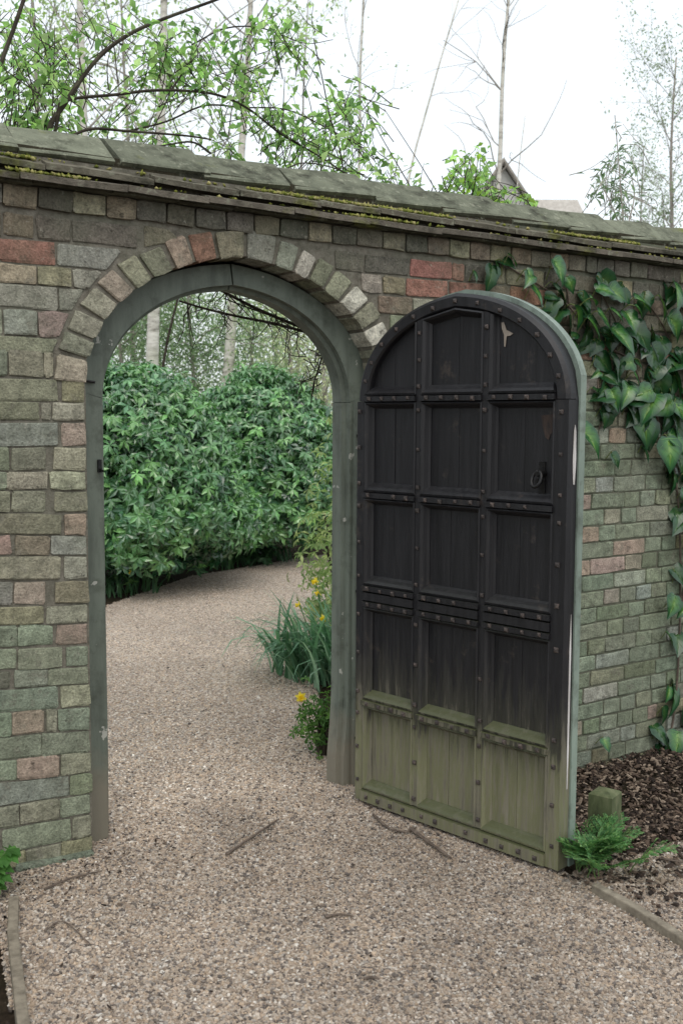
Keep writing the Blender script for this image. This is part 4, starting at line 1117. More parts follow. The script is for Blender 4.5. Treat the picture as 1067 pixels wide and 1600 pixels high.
PALE = [S(168, 190, 140), S(184, 202, 160), S(150, 174, 124)]
tree('leafing_tree', 'pale tree in young leaf far behind the left end of the wall', [(60, 230), (58, 120), (52, 0)], 12.5, 0.06, 9.0, bark='twig', nb=50, bl=(0.9, 1.9), bang=0.6, lcols=PALE, per=3, lsize=(0.10, 0.05), sd=0.16, b0=0.35, lev=2, kids=3, up=0.03, lmat='back')
tree('leafing_tree', 'pale tree in young leaf far behind, between the two left birches', [(200, 230), (196, 120), (190, 0)], 13.5, 0.05, 9.0, bark='twig', nb=36, bl=(0.8, 1.6), bang=0.6, lcols=PALE, per=2, lsize=(0.10, 0.05), sd=0.16, b0=0.35, lev=2, kids=3, up=0.03, lmat='back')
tree('leafing_tree', 'thin pale tree with few leaves above the crown of the arch', [(470, 280), (474, 140), (482, 0)], 13.0, 0.035, 8.0, bark='twig', nb=26, bl=(0.6, 1.2), bang=0.6, lcols=PALE, per=2, lsize=(0.09, 0.045), sd=0.14, b0=0.35, lev=2, kids=3, up=0.03, lmat='back')

# ------------------------------------------------------------------ leafy climber just behind the wall (arching dark stems)
def px_stem(m, px, Y0, Y1, r0, r1, n=6, col=None):
    k = len(px); pts = [onY(x, y, Y0+(Y1-Y0)*i/(k-1)) for i, (x, y) in enumerate(px)]
    sp = smooth_path(pts, n); m.add(*tube_vf(sp, 0.8*np.linspace(r0, r1, len(sp)), 6)); return sp
def cluster_leaves(spec, Y, L, Wd, cols, per_twig, m):
    """leaf sprays: spec (x, y, radius, count) in pixels on the plane Y, each spray on its own twig"""
    PP, DD = [], []
    for (x, y, rx, ry, n) in spec:
        for k in range(max(1, int(n*1.15)//per_twig)):
            a = rng.uniform(0, 6.28); q = math.sqrt(rng.random()); Yk = Y+rng.uniform(-0.15, 0.5)
            e = onY(x+math.cos(a)*rx*q, y+math.sin(a)*ry*q, Yk); b = e+np.array([rng.normal(0, .10), rng.normal(0, .1), -rng.uniform(0.06, 0.22)])
            pts = smooth_path([b, (b+e)/2+rng.normal(0, .015, 3), e], 3); m.add(*tube_vf(pts, np.linspace(.0028, .0014, len(pts)), 3))
            for j in range(per_twig):
                p = pts[rng.integers(1, len(pts))]; PP.append(p+rng.normal(0, .008, 3)); DD.append(unit((e-b)*0.6+rng.normal(0, .11, 3)))
    P = np.array(PP); Dd = np.array(DD); n = len(P)
    ll = L*rng.uniform(0.55, 1.3, n)
    return leaves(P, Dd-np.array([0, 0, .3]), unit(rand_dir(n)*0.7+np.array([-.3, -.4, .8])), ll, ll*Wd/L, varcol(cols, n, 0.22))
SPR = [S(150, 186, 122), S(166, 200, 136), S(132, 170, 106), S(114, 152, 98), S(184, 208, 154)]
clim = empty('leafy_climber', (0.05, 0.75, 0)); tag(clim, 'spring green climber with arching dark stems behind the left of the wall', 'climber')
m = MB()
s1 = px_stem(m, [(60, 380), (75, 215), (100, 165), (150, 95), (200, 55), (260, 28), (350, -5), (430, -40)], 0.75, 1.0, 0.016, 0.006)
s2 = px_stem(m, [(60, 330), (90, 190), (102, 158), (180, 148), (250, 141), (330, 146), (385, 168), (440, 210), (500, 245), (560, 285)], 0.8, 0.8, 0.010, 0.004)
s3 = px_stem(m, [(-40, 300), (-12, 180), (0, 108), (22, 45), (45, -20), (70, -80)], 0.7, 0.9, 0.014, 0.009)
s4 = px_stem(m, [(90, 225), (140, 202), (200, 205), (290, 212), (330, 218)], 0.65, 0.7, 0.009, 0.004)
s5 = px_stem(m, [(200, 205), (260, 190), (320, 165), (380, 168), (450, 172), (520, 205), (575, 235)], 0.8, 1.0, 0.006, 0.003)
s6 = px_stem(m, [(300, 70), (350, 45), (400, 42), (440, 55), (480, 68), (520, 62)], 1.0, 1.1, 0.005, 0.002)
s7 = px_stem(m, [(490, 60), (505, 130), (515, 180), (530, 230), (540, 290)], 1.0, 0.9, 0.003, 0.005)
s8 = px_stem(m, [(430, 275), (470, 255), (520, 262), (560, 280)], 0.6, 0.7, 0.004, 0.003)
s9 = px_stem(m, [(330, 240), (300, 222), (250, 228), (190, 232)], 0.6, 0.7, 0.006, 0.003)
for (px, py) in (((16, 200), (18, 60)), ((28, 200), (26, 90)), ((82, 190), (86, 40)), ((135, 150), (118, 20)), ((170, 140), (178, 60)), ((185, 130), (160, -10)), ((290, 240), (240, 90)), ((240, 200), (275, 100)), ((270, 140), (330, 30)), ((405, 280), (425, 210)), ((380, 160), (372, 60)), ((440, 210), (445, 120)), ((640, 290), (560, 150)), ((700, 330), (600, 170))):
    px_stem(m, [px, ((px[0]+py[0])/2+rng.uniform(-8, 8), (px[1]+py[1])/2), py], 0.8, 1.1, 0.0035, 0.0018)
b0 = s1[0]; b2_ = s2[0]; b3 = s3[0]
for b, r in ((b0, .017), (b2_, .012), (b3, .015)):
    pts = smooth_path([(0.05, 0.75, -.05), (b[0]*.5+.03, .75, 1.1), tuple(b)], 4); m.add(*tube_vf(pts, np.linspace(r*1.6, r, len(pts)), 6))
m.build('stem', M['branch'], clim)
m = MB()
V, Fc, C = cluster_leaves([(50, 130, 55, 75, 210), (30, 50, 40, 55, 150), (100, 115, 45, 60, 130), (15, 180, 40, 30, 70), (125, 20, 30, 25, 40), (210, 35, 45, 30, 50), (275, 75, 55, 45, 230), (250, 120, 50, 25, 60), (330, 110, 35, 40, 60), (385, 125, 28, 45, 130), (385, 40, 50, 35, 70), (450, 45, 30, 30, 80),
                           (440, 20, 60, 20, 30), (480, 140, 60, 70, 80), (530, 150, 30, 50, 60), (450, 190, 40, 30, 80), (500, 220, 40, 25, 130), (540, 215, 40, 50, 110), (560, 150, 30, 35, 60), (575, 260, 50, 25, 60), (430, 230, 40, 40, 50), (200, 190, 70, 30, 60), (330, 230, 60, 20, 50), (90, 190, 60, 15, 40), (620, 265, 50, 25, 60), (270, 215, 60, 15, 30)], 0.85, 0.052, 0.026, SPR, 5, m)
put('foliage', fast_mesh('foliage', V, Fc, C), M['back'], clim); tag(m.build('twig', M['branch'], clim), kind='stuff')

# bright young shrub that shows over the wall further right
def over_wall(name, label, base, spec, Y, L, Wd, cols, stems, cat='shrub', bark='branch'):
    root = empty(name, (base[0], base[1], 0)); tag(root, label, cat); m = MB()
    for st in stems:
        sp = px_stem(m, st, Y, Y+.1, 0.006, 0.003); pts = smooth_path([(base[0], base[1], -.05), (base[0]*.5+sp[0][0]*.5, base[1]*.5+sp[0][1]*.5, 1.1), tuple(sp[0])], 4)
        m.add(*tube_vf(pts, np.linspace(.012, .006, len(pts)), 5))
    m.build('stem', M[bark], root); m = MB()
    V, Fc, C = cluster_leaves(spec, Y, L, Wd, cols, 5, m); put('foliage', fast_mesh('foliage', V, Fc, C), M['back'], root); tag(m.build('twig', M[bark], root), kind='stuff')
over_wall('young_shrub', 'bright green shrub showing over the wall below the forked birch', (2.1, 0.85), [(725, 262, 40, 26, 170), (770, 295, 40, 16, 120), (700, 285, 30, 20, 50), (800, 305, 25, 12, 50), (745, 240, 20, 14, 30)], 0.8, 0.045, 0.026, SPR[:3]+[S(150, 184, 84)], [[(730, 340), (725, 290), (735, 245)], [(730, 340), (760, 310), (790, 296)], [(730, 340), (700, 300), (690, 275)]])
over_wall('slender_shrub', 'slim grey green shrub with long dark leaves, right of the house roof', (2.9, 0.7), [(965, 200, 9, 22, 12), (970, 245, 22, 22, 60), (955, 275, 28, 25, 70), (985, 290, 25, 30, 50), (960, 310, 30, 20, 40)], 0.6, 0.06, 0.015, [S(112, 134, 112), S(130, 150, 126), S(98, 120, 100)], [[(975, 370), (968, 280), (960, 180)], [(975, 370), (950, 310), (938, 290)], [(975, 370), (990, 310), (985, 270)]], bark='twig')

# bare twigs hanging behind the crown of the arch
tw = empty('hanging_twigs', (1.75, 0.55, 0)); tag(tw, 'tangle of bare dark twigs hanging behind the top right of the arch', 'climber')
m = MB(); tips = []
a1 = px_stem(m, [(640, 560), (560, 540), (490, 522), (430, 506), (370, 494), (320, 482), (280, 470)], 0.5, 0.62, 0.011, 0.005)
a2 = px_stem(m, [(640, 540), (560, 545), (500, 522), (450, 503), (405, 484), (365, 464), (330, 445)], 0.48, 0.5, 0.011, 0.007)
a3 = px_stem(m, [(450, 503), (420, 492), (380, 478), (350, 466)], 0.5, 0.48, 0.005, 0.003)
for a in (a1, a2):
    for k in range(34):
        i = rng.integers(4, len(a)); d = np.array([rng.normal(0, .5), rng.normal(0, .3), rng.uniform(-1.1, 0.4)])
        grow(m, a[i], d, rng.uniform(0.05, 0.2), 0.0028, 2, tips, 0.7, 2, -0.04, 3, 0.3, 4)
px_stem(m, [(500, 522), (505, 545), (498, 575), (490, 600), (486, 630)], 0.5, 0.5, 0.006, 0.003)
for k in range(26):
    q = onY(rng.uniform(470, 512), rng.uniform(545, 600), 0.5+rng.uniform(-.05, .2)); grow(m, q, rng.normal(0, 1, 3)+np.array([0, 0, -.5]), rng.uniform(0.05, 0.14), 0.0028, 2, tips, 0.8, 2, -.03, 3, 0.3, 4)
for a, r in ((a1[0], .012), (a2[0], .012)):
    pts = smooth_path([(1.75, 0.55, -.05), (1.72, .54, 1.0), tuple(a)], 5); m.add(*tube_vf(pts, np.linspace(.02, r, len(pts)), 6))
m.build('stem', M['branch'], tw)

# far trees right of the house
tree('far_tree', 'hazy grey green tree at the right edge beyond the wall', [(1050, 360), (1046, 250), (1052, 150), (1056, 90)], 11.0, 0.06, 8.0, bark='twig', nb=46, bl=(0.7, 1.6), bang=0.45, lcols=[S(136, 152, 130), S(156, 170, 150), S(120, 138, 116)], per=5, lmat='back', lsize=(0.075, 0.03), sd=0.12, b0=0.3, lev=2, kids=4, up=0.02)
tree('far_tree', 'smaller hazy tree left of the one at the right edge', [(1000, 360), (1002, 300), (1005, 230)], 12.5, 0.04, None, bark='twig', nb=22, bl=(0.5, 1.0), bang=0.35, lcols=[S(136, 152, 130), S(156, 170, 150)], per=4, lmat='back', lsize=(0.07, 0.03), sd=0.1, b0=0.5, lev=2, kids=3, up=0.02)

# ------------------------------------------------------------------ house behind: roof and gable show over the wall
def house():
    D_ = 24.0
    pa = dep(785, 255, D_); root = empty('far_house', (pa[0], pa[1], 0)); tag(root, 'pale house beyond the wall showing a gable edge and a tiled roof', 'house')
    rt = _r*np.array([1, 1, 0]); fw = np.array([math.sin(YAW), math.cos(YAW), 0])
    P = lambda r, f, z: tuple(np.array([pa[0], pa[1], 0])+rt*r+fw*f+np.array([0, 0, z]))
    za = pa[2]; sl = 65.0/45.0; hw = 3.4; ze = za-hw*sl*0.62
    wm = m_simple('render_wall', [(0.3, S(190, 190, 186)), (0.7, S(214, 214, 210))], 3, 0.9, 0.1)
    rm = m_simple('roof_tiles', [(0.25, S(160, 155, 148)), (0.5, S(186, 181, 174)), (0.8, S(206, 202, 196))], 12, 0.9, 0.5, (1, 1, 1))
    m = MB(); ze = za-3.0*sl
    m.add([P(-3, 0, -.1), P(3, 0, -.1), P(3, 0, max(ze, .5)), P(0, 0, za-.05), P(-3, 0, max(ze, .5)), P(-3, 8, -.1), P(3, 8, -.1), P(3, 8, max(ze, .5)), P(0, 8, za-.05), P(-3, 8, max(ze, .5))],
          [(0, 1, 2, 3, 4), (9, 8, 7, 6, 5), (1, 6, 7, 2), (0, 4, 9, 5)]); m.build('wall', wm, root)
    for s in (-1, 1):
        m = MB(); a, b = P(0, -.15, za), P(s*3.1, -.15, za-3.1*sl); c, d = P(s*3.1, 8.1, za-3.1*sl), P(0, 8.1, za); up = np.array([0, 0, .05])
        V = [a, b, c, d]+[tuple(np.array(q)+up) for q in (a, b, c, d)]
        m.add(V, [(0, 3, 2, 1), (4, 5, 6, 7), (0, 1, 5, 4), (1, 2, 6, 5), (2, 3, 7, 6), (3, 0, 4, 7)]); m.build('roof', rm, root)
        m = MB(); V = [tuple(np.array(q)+fw*-.05+np.array([0, 0, e])) for q in (a, b) for e in (0, .07)]+[tuple(np.array(q)+fw*-.009+np.array([0, 0, e])) for q in (a, b) for e in (-.06, .1)]
        m.add(V, [(0, 2, 3, 1), (4, 5, 7, 6), (0, 1, 5, 4), (2, 6, 7, 3), (1, 3, 7, 5), (0, 4, 6, 2)]); m.build('verge_board', M['twig'], root)
    # low wing with its tiled roof to the right
    q0, q1 = dep(832, 308, D_), dep(906, 308, D_); r0 = (q0-pa)@rt; r1 = (q1-pa)@rt; zr = q0[2]
    m = MB(); m.add([P(r0-.4, -1.6, zr-2.2), P(r1+.55, -1.6, zr-2.2), P(r1, .2, zr), P(r0-.2, .2, zr), P(r0-.4, 1.9, zr-2.2), P(r1+.55, 1.9, zr-2.2)], [(0, 1, 2, 3), (1, 5, 2), (3, 2, 5, 4), (0, 3, 4)]); m.build('wing_roof', rm, root)
    m = MB(); m.add(*box_vf((0, 0, 0), (1, 1, 1))); V = [P(r0-.3+(r1-r0+.7)*x, -1.4+3.1*y, -.1+(zr-2.1)*z) for x, y, z in box_vf((0, 0, 0), (1, 1, 1))[0]]
    m = MB(); m.add(V, box_vf((0, 0, 0), (1, 1, 1))[1]); m.build('wing_wall', wm, root)
house()

# ------------------------------------------------------------------ ivy on the wall
def ivy_mesh(kind):
    r = np.random.default_rng(40+kind)
    # outline in (side, along): heart base, slight lobes, pointed tip
    O = [(0, 0.0), (0.20, -0.03), (0.36, 0.08), (0.44, 0.26), (0.41 if kind != 2 else 0.34, 0.48), (0.29, 0.69), (0.14, 0.88), (0.0, 1.06)]
    O = [(x*r.uniform(.92, 1.08), y) for x, y in O]
    dk, mdk, li = S(32, 72, 45), S(42, 88, 49), S(82, 126, 58)
    V = []; C = []; Fc = []
    for sg in (1, -1):
        k0 = len(V); n = len(O)
        for ring, (f, col) in enumerate(((1.0, dk), (0.58, mdk), (0.24, li))):
            for (x, y) in O:
                yy = 0.45+(y-0.45)*(f if 0 < y < 1 else (1 if ring == 0 else 0.55+0.4*f)); xx = x*f
                z = (0.55-0.25*(kind == 1))*abs(xx)-0.42*yy*yy-0.6*xx*xx+r.normal(0, .012)
                V.append((sg*xx, yy, z)); C.append((np.array(col) if ring != 1 or int(round(y*20)) % 2 else np.array(S(62, 112, 58)))*(0.85+.3*r.random()))
        for ring in range(2):
            for i in range(n-1):
                a, b = k0+ring*n+i, k0+ring*n+i+1; q = (a, b, b+n, a+n); Fc.append(q if sg > 0 else q[::-1])
        # vein strip
        k1 = len(V)
        for i in range(n): 
            x, y = O[i]; V.append((0.0, 0.45+(y-0.45)*0.8, -0.42*(0.45+(y-0.45)*0.8)**2+0.004)); C.append(S(118, 154, 78))
        for i in range(n-1):
            a, b = k0+2*n+i, k0+2*n+i+1; q = (a, b, k1+i+1, k1+i); Fc.append(q if sg > 0 else q[::-1])
    zf = lambda xx, yy: (0.55-0.25*(kind == 1))*abs(xx)-0.42*yy*yy-0.6*xx*xx+0.012
    for sg in (1, -1):
        for (ya, xb, yb) in ((0.06, 0.30, 0.10), (0.10, 0.36, 0.34), (0.28, 0.32, 0.56), (0.48, 0.20, 0.76)):
            k0 = len(V)
            for t, w in ((0, .018), (0.5, .012), (1.0, .004)):
                x, y = xb*t, ya+(yb-ya)*t
                for dy in (-w, w): V.append((sg*x, y+dy, zf(x, y+dy))); C.append(S(84, 128, 66))
            for q in ((k0, k0+2, k0+3, k0+1), (k0+2, k0+4, k0+5, k0+3)): Fc.append(q if sg > 0 else q[::-1])
    m = MB(); m.add(V, Fc, None); m.c[-1] = np.array(C); me = m.mesh('leaf', True); me.materials.append(M['ivy']); return me
IVM = [ivy_mesh(k) for k in range(3)]
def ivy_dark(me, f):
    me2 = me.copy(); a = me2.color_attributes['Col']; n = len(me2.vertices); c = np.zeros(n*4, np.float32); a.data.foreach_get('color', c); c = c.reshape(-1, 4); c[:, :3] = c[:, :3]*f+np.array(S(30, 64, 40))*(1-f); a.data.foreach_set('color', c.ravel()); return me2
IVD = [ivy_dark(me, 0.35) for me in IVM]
ivy = empty('ivy', (2.75, -0.04, -0.12)); tag(ivy, 'large leaved variegated ivy climbing the wall right of the door', 'ivy')
IV = [(875, 420, 46, 28, 1), (891, 442, 24, 20, 1), (778, 420, 34, 10, 0), (790, 408, 30, 40, 0), (803, 402, 22, 70, 1), (768, 432, 36, -10, 0), (828, 434, 30, -35, 1), (841, 455, 38, 15, 1), (862, 478, 34, -30, 0), (873, 452, 26, 30, 0),
      (946, 450, 36, 75, 1), (965, 458, 40, 60, 1), (1006, 471, 44, 80, 1), (1039, 476, 36, 55, 1), (1060, 458, 46, -10, 1), (1057, 508, 42, 40, 1), (948, 498, 44, 65, 1), (986, 497, 44, 5, 1), (975, 527, 54, 30, 1), (1022, 521, 32, 80, 0), (905, 490, 36, 70, 1), (930, 510, 40, 35, 1), (895, 506, 38, 40, 0), (868, 492, 40, -50, 0), (899, 538, 32, 20, 0), (918, 540, 28, -50, 0),
      (980, 567, 30, -85, 1), (1024, 558, 48, 20, 0), (1024, 582, 40, 60, 0), (933, 584, 20, -60, 1), (954, 590, 34, 40, 0), (997, 590, 32, 70, 1), (982, 612, 40, -30, 1), (959, 620, 32, 10, 1), (1010, 612, 46, -80, 1), (1040, 622, 40, 60, 0), (1016, 630, 44, -40, 1), (1009, 662, 56, 5, 1), (950, 648, 52, -15, 0), (924, 682, 50, 30, 1), (1048, 705, 46, 0, 1), (1060, 690, 40, 40, 1), (1050, 602, 40, -20, 0), (1062, 634, 40, 20, 1), (1045, 650, 46, -10, 0), (1055, 745, 44, 0, 0), (1058, 800, 46, -20, 0), (1062, 660, 44, 0, 0),
      (1060, 896, 34, 20, 0), (1054, 944, 38, -30, 1), (1060, 1000, 40, -20, 0), (1056, 1086, 52, -20, 0), (1032, 1142, 40, 20, 0), (1058, 1158, 40, -20, 1), (1041, 1170, 36, 30, 0), (1039, 1186, 30, 0, 0), (947, 1162, 20, 10, 1), (1064, 1185, 30, 10, 1), (1085, 760, 50, 0, 0), (1085, 850, 50, 10, 1), (1090, 640, 50, 0, 1), (1088, 560, 50, 10, 1), (1090, 500, 46, 0, 0),
      (915, 470, 36, 30, 0), (990, 540, 44, -20, 0), (1000, 520, 40, 30, 0), (960, 560, 36, 10, 0), (1035, 540, 40, -10, 0), (1070, 560, 44, 10, 0), (1060, 590, 44, 10, 0), (1030, 600, 40, 0, 0), (985, 640, 40, 20, 0), (1065, 720, 44, 10, 0), (885, 470, 36, 0, 0), (1075, 780, 40, 10, 1), (1075, 1120, 40, 10, 0)]
for k in range(34):
    IV.append((rng.uniform(915, 1085), rng.uniform(440, 720), rng.uniform(24, 44), rng.normal(0, 40), 0))
for k in range(46):
    x, y, ln, an, br = IV[rng.integers(0, 77)]
    IV.append((x+rng.normal(0, 22), y+rng.normal(0, 22), ln*rng.uniform(0.45, 0.9), an+rng.normal(0, 35), int(rng.random() < 0.2)))
IV = [t for t in IV if not (t[0] < 912 and t[1] > 560) and t[1] > 396+max(0, t[0]-780)*0.11]
ioff = Vector(ivy.location); 
for i, (x, y, ln, an, br) in enumerate(IV):
    nrml = np.array([rng.normal(0, .55), -1, rng.uniform(0.1, 1.5)]); nrml = nrml/np.linalg.norm(nrml)
    Yl = -(0.045+0.05*rng.random()) if br else -(0.02+0.025*rng.random())
    c = onY(x, y, Yl); sc_ = toPx(c)[2]/F*ln*rng.uniform(0.82, 1.08)
    a = math.radians(an); tip = np.array([math.sin(a)*1.15, -0.25, -math.cos(a)]); tip = tip-nrml*(tip@nrml); tip = tip/np.linalg.norm(tip)
    sd = np.cross(tip, nrml)
    Mx = Matrix(((sd[0], tip[0], nrml[0]), (sd[1], tip[1], nrml[1]), (sd[2], tip[2], nrml[2]))).to_4x4()
    b = c-tip*sc_*0.5
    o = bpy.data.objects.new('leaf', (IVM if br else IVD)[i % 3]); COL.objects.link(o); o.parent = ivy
    o.matrix_local = Matrix.Translation(Vector(b)-ioff) @ Mx @ Matrix.Diagonal((sc_*rng.uniform(0.95, 1.2), sc_*1.08, sc_*rng.uniform(0.7, 1.5), 1))
    e = np.array([b[0]+rng.normal(0, .02), -0.006, b[2]-rng.uniform(0.02, .08)])
    petm = MB(); petm.add(*tube_vf(smooth_path([b, (b+e)/2+np.array([0, -.015, .02]), e], 3), 0.0022, 4), S(120, 132, 80)); petm.build('petiole', M['blade'], ivy)
m = MB()
for st in ([(1040, 1190), (1055, 1090), (1062, 950), (1060, 800), (1045, 700), (1010, 620), (985, 560), (960, 500), (940, 460)], [(1045, 700), (1055, 600), (1040, 520), (1005, 465)], [(985, 560), (930, 530), (890, 480), (850, 450), (790, 415)], [(890, 480), (880, 430), (868, 408)], [(1010, 620), (960, 620), (935, 670)], [(1062, 950), (1090, 800), (1090, 600), (1075, 470)]):
    pts = smooth_path([onY(x, y, -0.008) for x, y in st], 5); m.add(*tube_vf(pts, np.linspace(.006, .003, len(pts)), 5))
q = onY(1040, 1190, -.008); m.add(*tube_vf([(q[0], -.01, -.2), tuple(q)], .007, 5))
m.build('stem', M['stick'], ivy)

# ------------------------------------------------------------------ small things in front
def board(name, label, pts, w, h, mat):
    m = MB(); P = [np.array(p, float) for p in pts]; V = []; k = 0
    for i, p in enumerate(P):
        t = P[min(i+1, len(P)-1)]-P[max(i-1, 0)]; t = t/np.linalg.norm(t); nn = np.array([-t[1], t[0]])
        j = rng.uniform(-.002, .002)
        for s, z in ((-1, -0.1), (1, -0.1), (1, h+j), (-1, h-j)): V.append((p[0]+nn[0]*s*w/2, p[1]+nn[1]*s*w/2, z+float(hgt(p[0], p[1]))))
    Fc = []
    for i in range(len(P)-1):
        for j in range(4): Fc.append((i*4+j, i*4+(j+1) % 4, i*4+4+(j+1) % 4, i*4+4+j))
    Fc += [(3, 2, 1, 0), tuple(range(len(V)-4, len(V)))]
    m.add(V, Fc); o = m.build(name, mat); tag(o, label, 'edging', 'path edging boards'); 
    from_mod = o.modifiers.new('bevel', 'BEVEL'); from_mod.width = 0.004; from_mod.segments = 2
board('edging_board', 'grey timber edging board along the left side of the gravel path', [(-0.335, -0.24), (-0.40, -0.45), (-0.505, -0.89), (-0.62, -1.45), (-0.7, -2.2)], 0.030, 0.032, M['oldwood'])
board('edging_board', 'pale timber edging board at the right side of the path, near the post', [(1.225, -1.135), (1.215, -1.3), (1.178, -1.52), (1.12, -1.95), (1.05, -2.6)], 0.030, 0.030, M['oldwood'])

pc = np.array([1.51, -0.91]); m = MB(); hw = 0.043; zt = 0.205
ca, sa = math.cos(0.35), math.sin(0.35)
def PR(x, y, z): return (pc[0]+x*ca-y*sa, pc[1]+x*sa+y*ca, z)
V = [PR(x*hw, y*hw, z) for z in (-0.1, 0.1, zt-.006) for x, y in ((-1, -1), (1, -1), (1, 1), (-1, 1))]+[PR(x*hw*.86, y*hw*.86, zt) for x, y in ((-1, -1), (1, -1), (1, 1), (-1, 1))]+[PR(0, 0, zt+.014)]
Fc = [(j*4+k, j*4+(k+1) % 4, j*4+4+(k+1) % 4, j*4+4+k) for j in range(3) for k in range(4)]+[(12+k, 12+(k+1) % 4, 16) for k in range(4)]
m.add(V, Fc); tag(m.build('wooden_post', M['postwood']), 'short square wooden post, green with algae, beside the open door', 'post')

# ferny plant round the post
fern = empty('cow_parsley', (1.32, -1.05, 0)); tag(fern, 'bright green ferny plant growing between the door foot and the post', 'plant')
def frond(base, az, L, up):
    P, Dd, Nn, LL = [], [], [], []; pos = np.array(base, float); ang = up; st = L/9; sp = [pos.copy()]
    for k in range(9):
        h = np.array([math.cos(az), math.sin(az), 0]); t = h*math.cos(ang)+np.array([0, 0, math.sin(ang)]); pos = pos+t*st; ang -= 0.13; sp.append(pos.copy())
        if k < 3: continue
        sd = np.array([-math.sin(az), math.cos(az), 0]); nr = np.cross(t, sd)*-1; nr = nr if nr[2] > 0 else -nr
        pl = L*0.50*(1-(k-3)/7.5)
        for s in (-1, 1):
            pd = unit(sd*s+t*0.55+rng.normal(0, .08, 3)); npin = 6
            for j in range(npin):
                q = pos+pd*pl*(j+.4)/npin
                for s2 in (-1, 1):
                    ld = unit(pd+s2*np.cross(pd, nr)*0.9); P.append(q); Dd.append(ld); Nn.append(nr+rng.normal(0, .25, 3)); LL.append(pl*0.30*(1-j/npin*.6)+.004)
    LL = np.array(LL); P = np.array(P)
    V, Fc, C = leaves(P, np.array(Dd), np.array(Nn), LL, LL*0.52, varcol([S(94, 138, 88), S(108, 152, 98), S(80, 122, 76), S(124, 158, 100)], len(P), 0.12), 0.1)
    put('frond', fast_mesh('frond', V, Fc, C), M['soft'], fern); return sp
m = MB()
for k in range(26):
    az = rng.uniform(0, 6.28) if k > 8 else rng.uniform(3.4, 5.6); b = (1.325+rng.normal(0, .035), -1.03+rng.normal(0, .03), -.01)
    sp = frond(b, az, rng.uniform(0.11, 0.20), rng.uniform(1.2, 1.65)); m.add(*tube_vf(sp, np.linspace(.0028, .001, len(sp)), 4), S(104, 132, 78))
m.build('stalk', M['blade'], fern)

# broad leaved weed at the lower left edge
wd = empty('leafy_weed', (-0.36, -0.13, 0)); tag(wd, 'broad leaved green weed at the left edge below the wall', 'weed')
P, Dd, Nn = [], [], []
m = MB()
for k in range(16):
    az = rng.uniform(0, 6.28); L_ = rng.uniform(0.05, 0.13); t = np.array([-0.375+math.cos(az)*L_*.6, -0.13+math.sin(az)*L_*.5, rng.uniform(0.05, 0.15)])
    m.add(*tube_vf(smooth_path([(-.375, -.13, -.01), (np.array([-.375, -.13, 0])+t)/2+np.array([0, 0, .03]), t], 3), .002, 4), S(96, 130, 70))
    for j in range(5):
        a2 = az+(j-2)*0.75; P.append(t); Dd.append((math.cos(a2), math.sin(a2), -0.25)); Nn.append((0.1, -0.3, 1))
LL = rng.uniform(0.035, 0.06, len(P)); V, Fc, C = leaves(np.array(P), np.array(Dd, float), np.array(Nn, float), LL, LL*0.75, varcol([S(80, 128, 62), S(98, 146, 74)], len(P), .12), 0.12)
tag(put('leaf_blades', fast_mesh('leaf_blades', V, Fc, C), M['soft'], wd), kind='stuff'); m.build('stalk', M['blade'], wd)

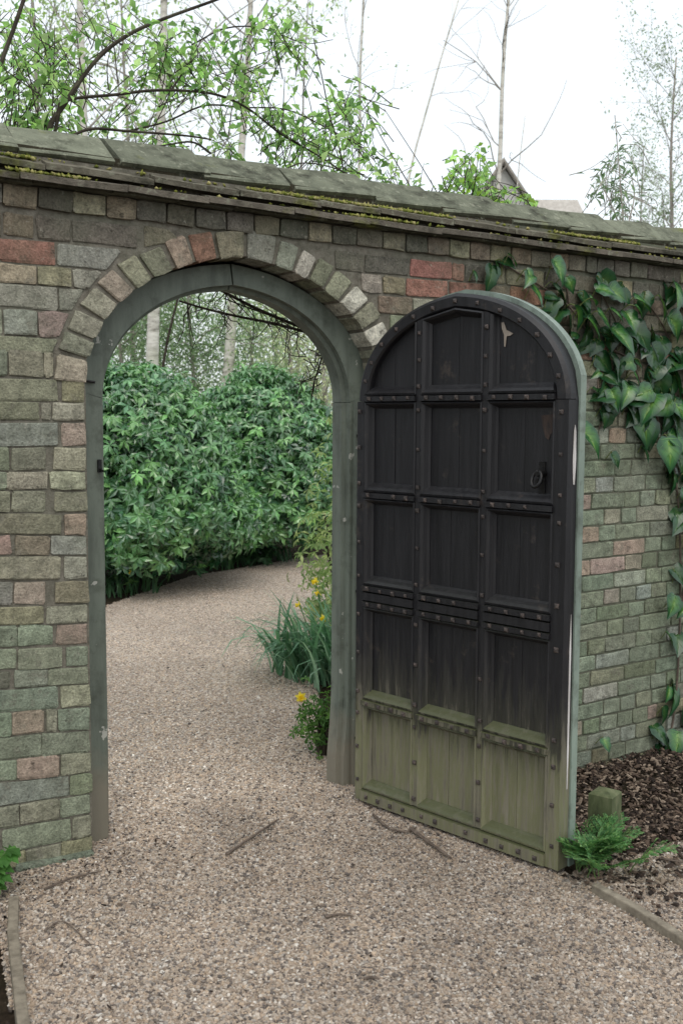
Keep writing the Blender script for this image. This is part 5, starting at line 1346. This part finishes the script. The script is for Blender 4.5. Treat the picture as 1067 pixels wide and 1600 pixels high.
def stick(label, px, r, name='stick', lift=0.006):
    r = r*0.8
    pts = [onZ(x, y) for x, y in px]; sp = smooth_path([(p[0], p[1], float(hgt(p[0], p[1]))+r+lift+rng.uniform(0, .003)) for p in pts], 4); m = MB()
    m.add(*tube_vf(sp, np.linspace(r, r*.6, len(sp))*rng.uniform(.85, 1.15, len(sp)), 6)); tag(m.build(name, M['stick']), label, 'stick', 'sticks lying on the gravel')
stick('straight thin stick on the gravel in front of the arch', [(354, 1340), (395, 1312), (436, 1285)], .006)
stick('curved pale stick on the gravel below the door foot', [(583, 1278), (605, 1297), (632, 1305), (650, 1297)], .006)
stick('darker thick stick on the gravel, touching the curved pale one', [(640, 1300), (670, 1322), (704, 1347)], .008)
stick('short dark twig lying alone in the middle of the near gravel', [(508, 1438), (530, 1434), (552, 1437)], .005)
stick('thin twig on the gravel close to the left edging board', [(70, 1460), (100, 1445), (140, 1480)], .004)
stick('long thin twig on the gravel below the foot of the left wall', [(70, 1395), (110, 1378), (160, 1366)], .005)
stick('pale twig lying on the mulch by the wall, right of the door', [(898, 1214), (920, 1222), (938, 1230)], .005)
stick('long pale twig lying on the mulch right of the post', [(965, 1274), (1000, 1277), (1045, 1280)], .005)
stick('dark twig on the gravel at the right edge of the picture', [(1030, 1346), (1050, 1350), (1075, 1354)], .006)
stick('dark twig low at the right on the near gravel', [(568, 1536), (580, 1534), (592, 1536)], .005)

# bark and leaf litter: right bed, spilled bits on the gravel, strip left of the edging
def litter():
    n = 11000; X = rng.uniform(1.3, 3.6, n); Y = rng.uniform(-1.0, 0.0, n); k = (X > 1.42) | (Y > -.85); X, Y = X[k], Y[k]
    n2 = 1100; X2 = rng.uniform(1.22, 2.6, n2); Y2 = -1.0-np.abs(rng.normal(0, .28, n2))
    n3 = 260; X3 = rng.uniform(-.3, 0.25, n3); Y3 = -np.abs(rng.normal(0, .16, n3))-.01
    n4 = 420; X4 = rng.uniform(-.4, 1.2, n4); Y4 = rng.uniform(-1.8, .6, n4)
    n5 = 900; X5 = rng.uniform(-1.2, -.36, n5); Y5 = rng.uniform(-1.6, -.02, n5); k = X5 < -0.37+0.25*(Y5+.24); X5, Y5 = X5[k], Y5[k]
    X = np.concatenate([X, X2, X3, X4, X5]); Y = np.concatenate([Y, Y2, Y3, Y4, Y5]); n = len(X)
    P = np.stack([X, Y, hgt(X, Y)+rng.uniform(0.004, 0.014, n)], 1)
    c = varcol([S(66, 55, 48), S(50, 42, 37), S(86, 73, 63), S(108, 94, 82), S(42, 36, 32), S(136, 122, 108)], n, .2)
    V, Fc, C = scatter(P, np.where(X < 1.2, 0.42, 1.0)*rng.uniform(0.004, 0.012, n), 0.3, c, (CUB_V, CUB_F), .4, 1.6, .4)
    tag(put('bark_litter', fast_mesh('bark_litter', V, Fc, C), M['chipbark']), 'brown bark chips and leaf litter beside the path', 'litter', kind='stuff')
litter()
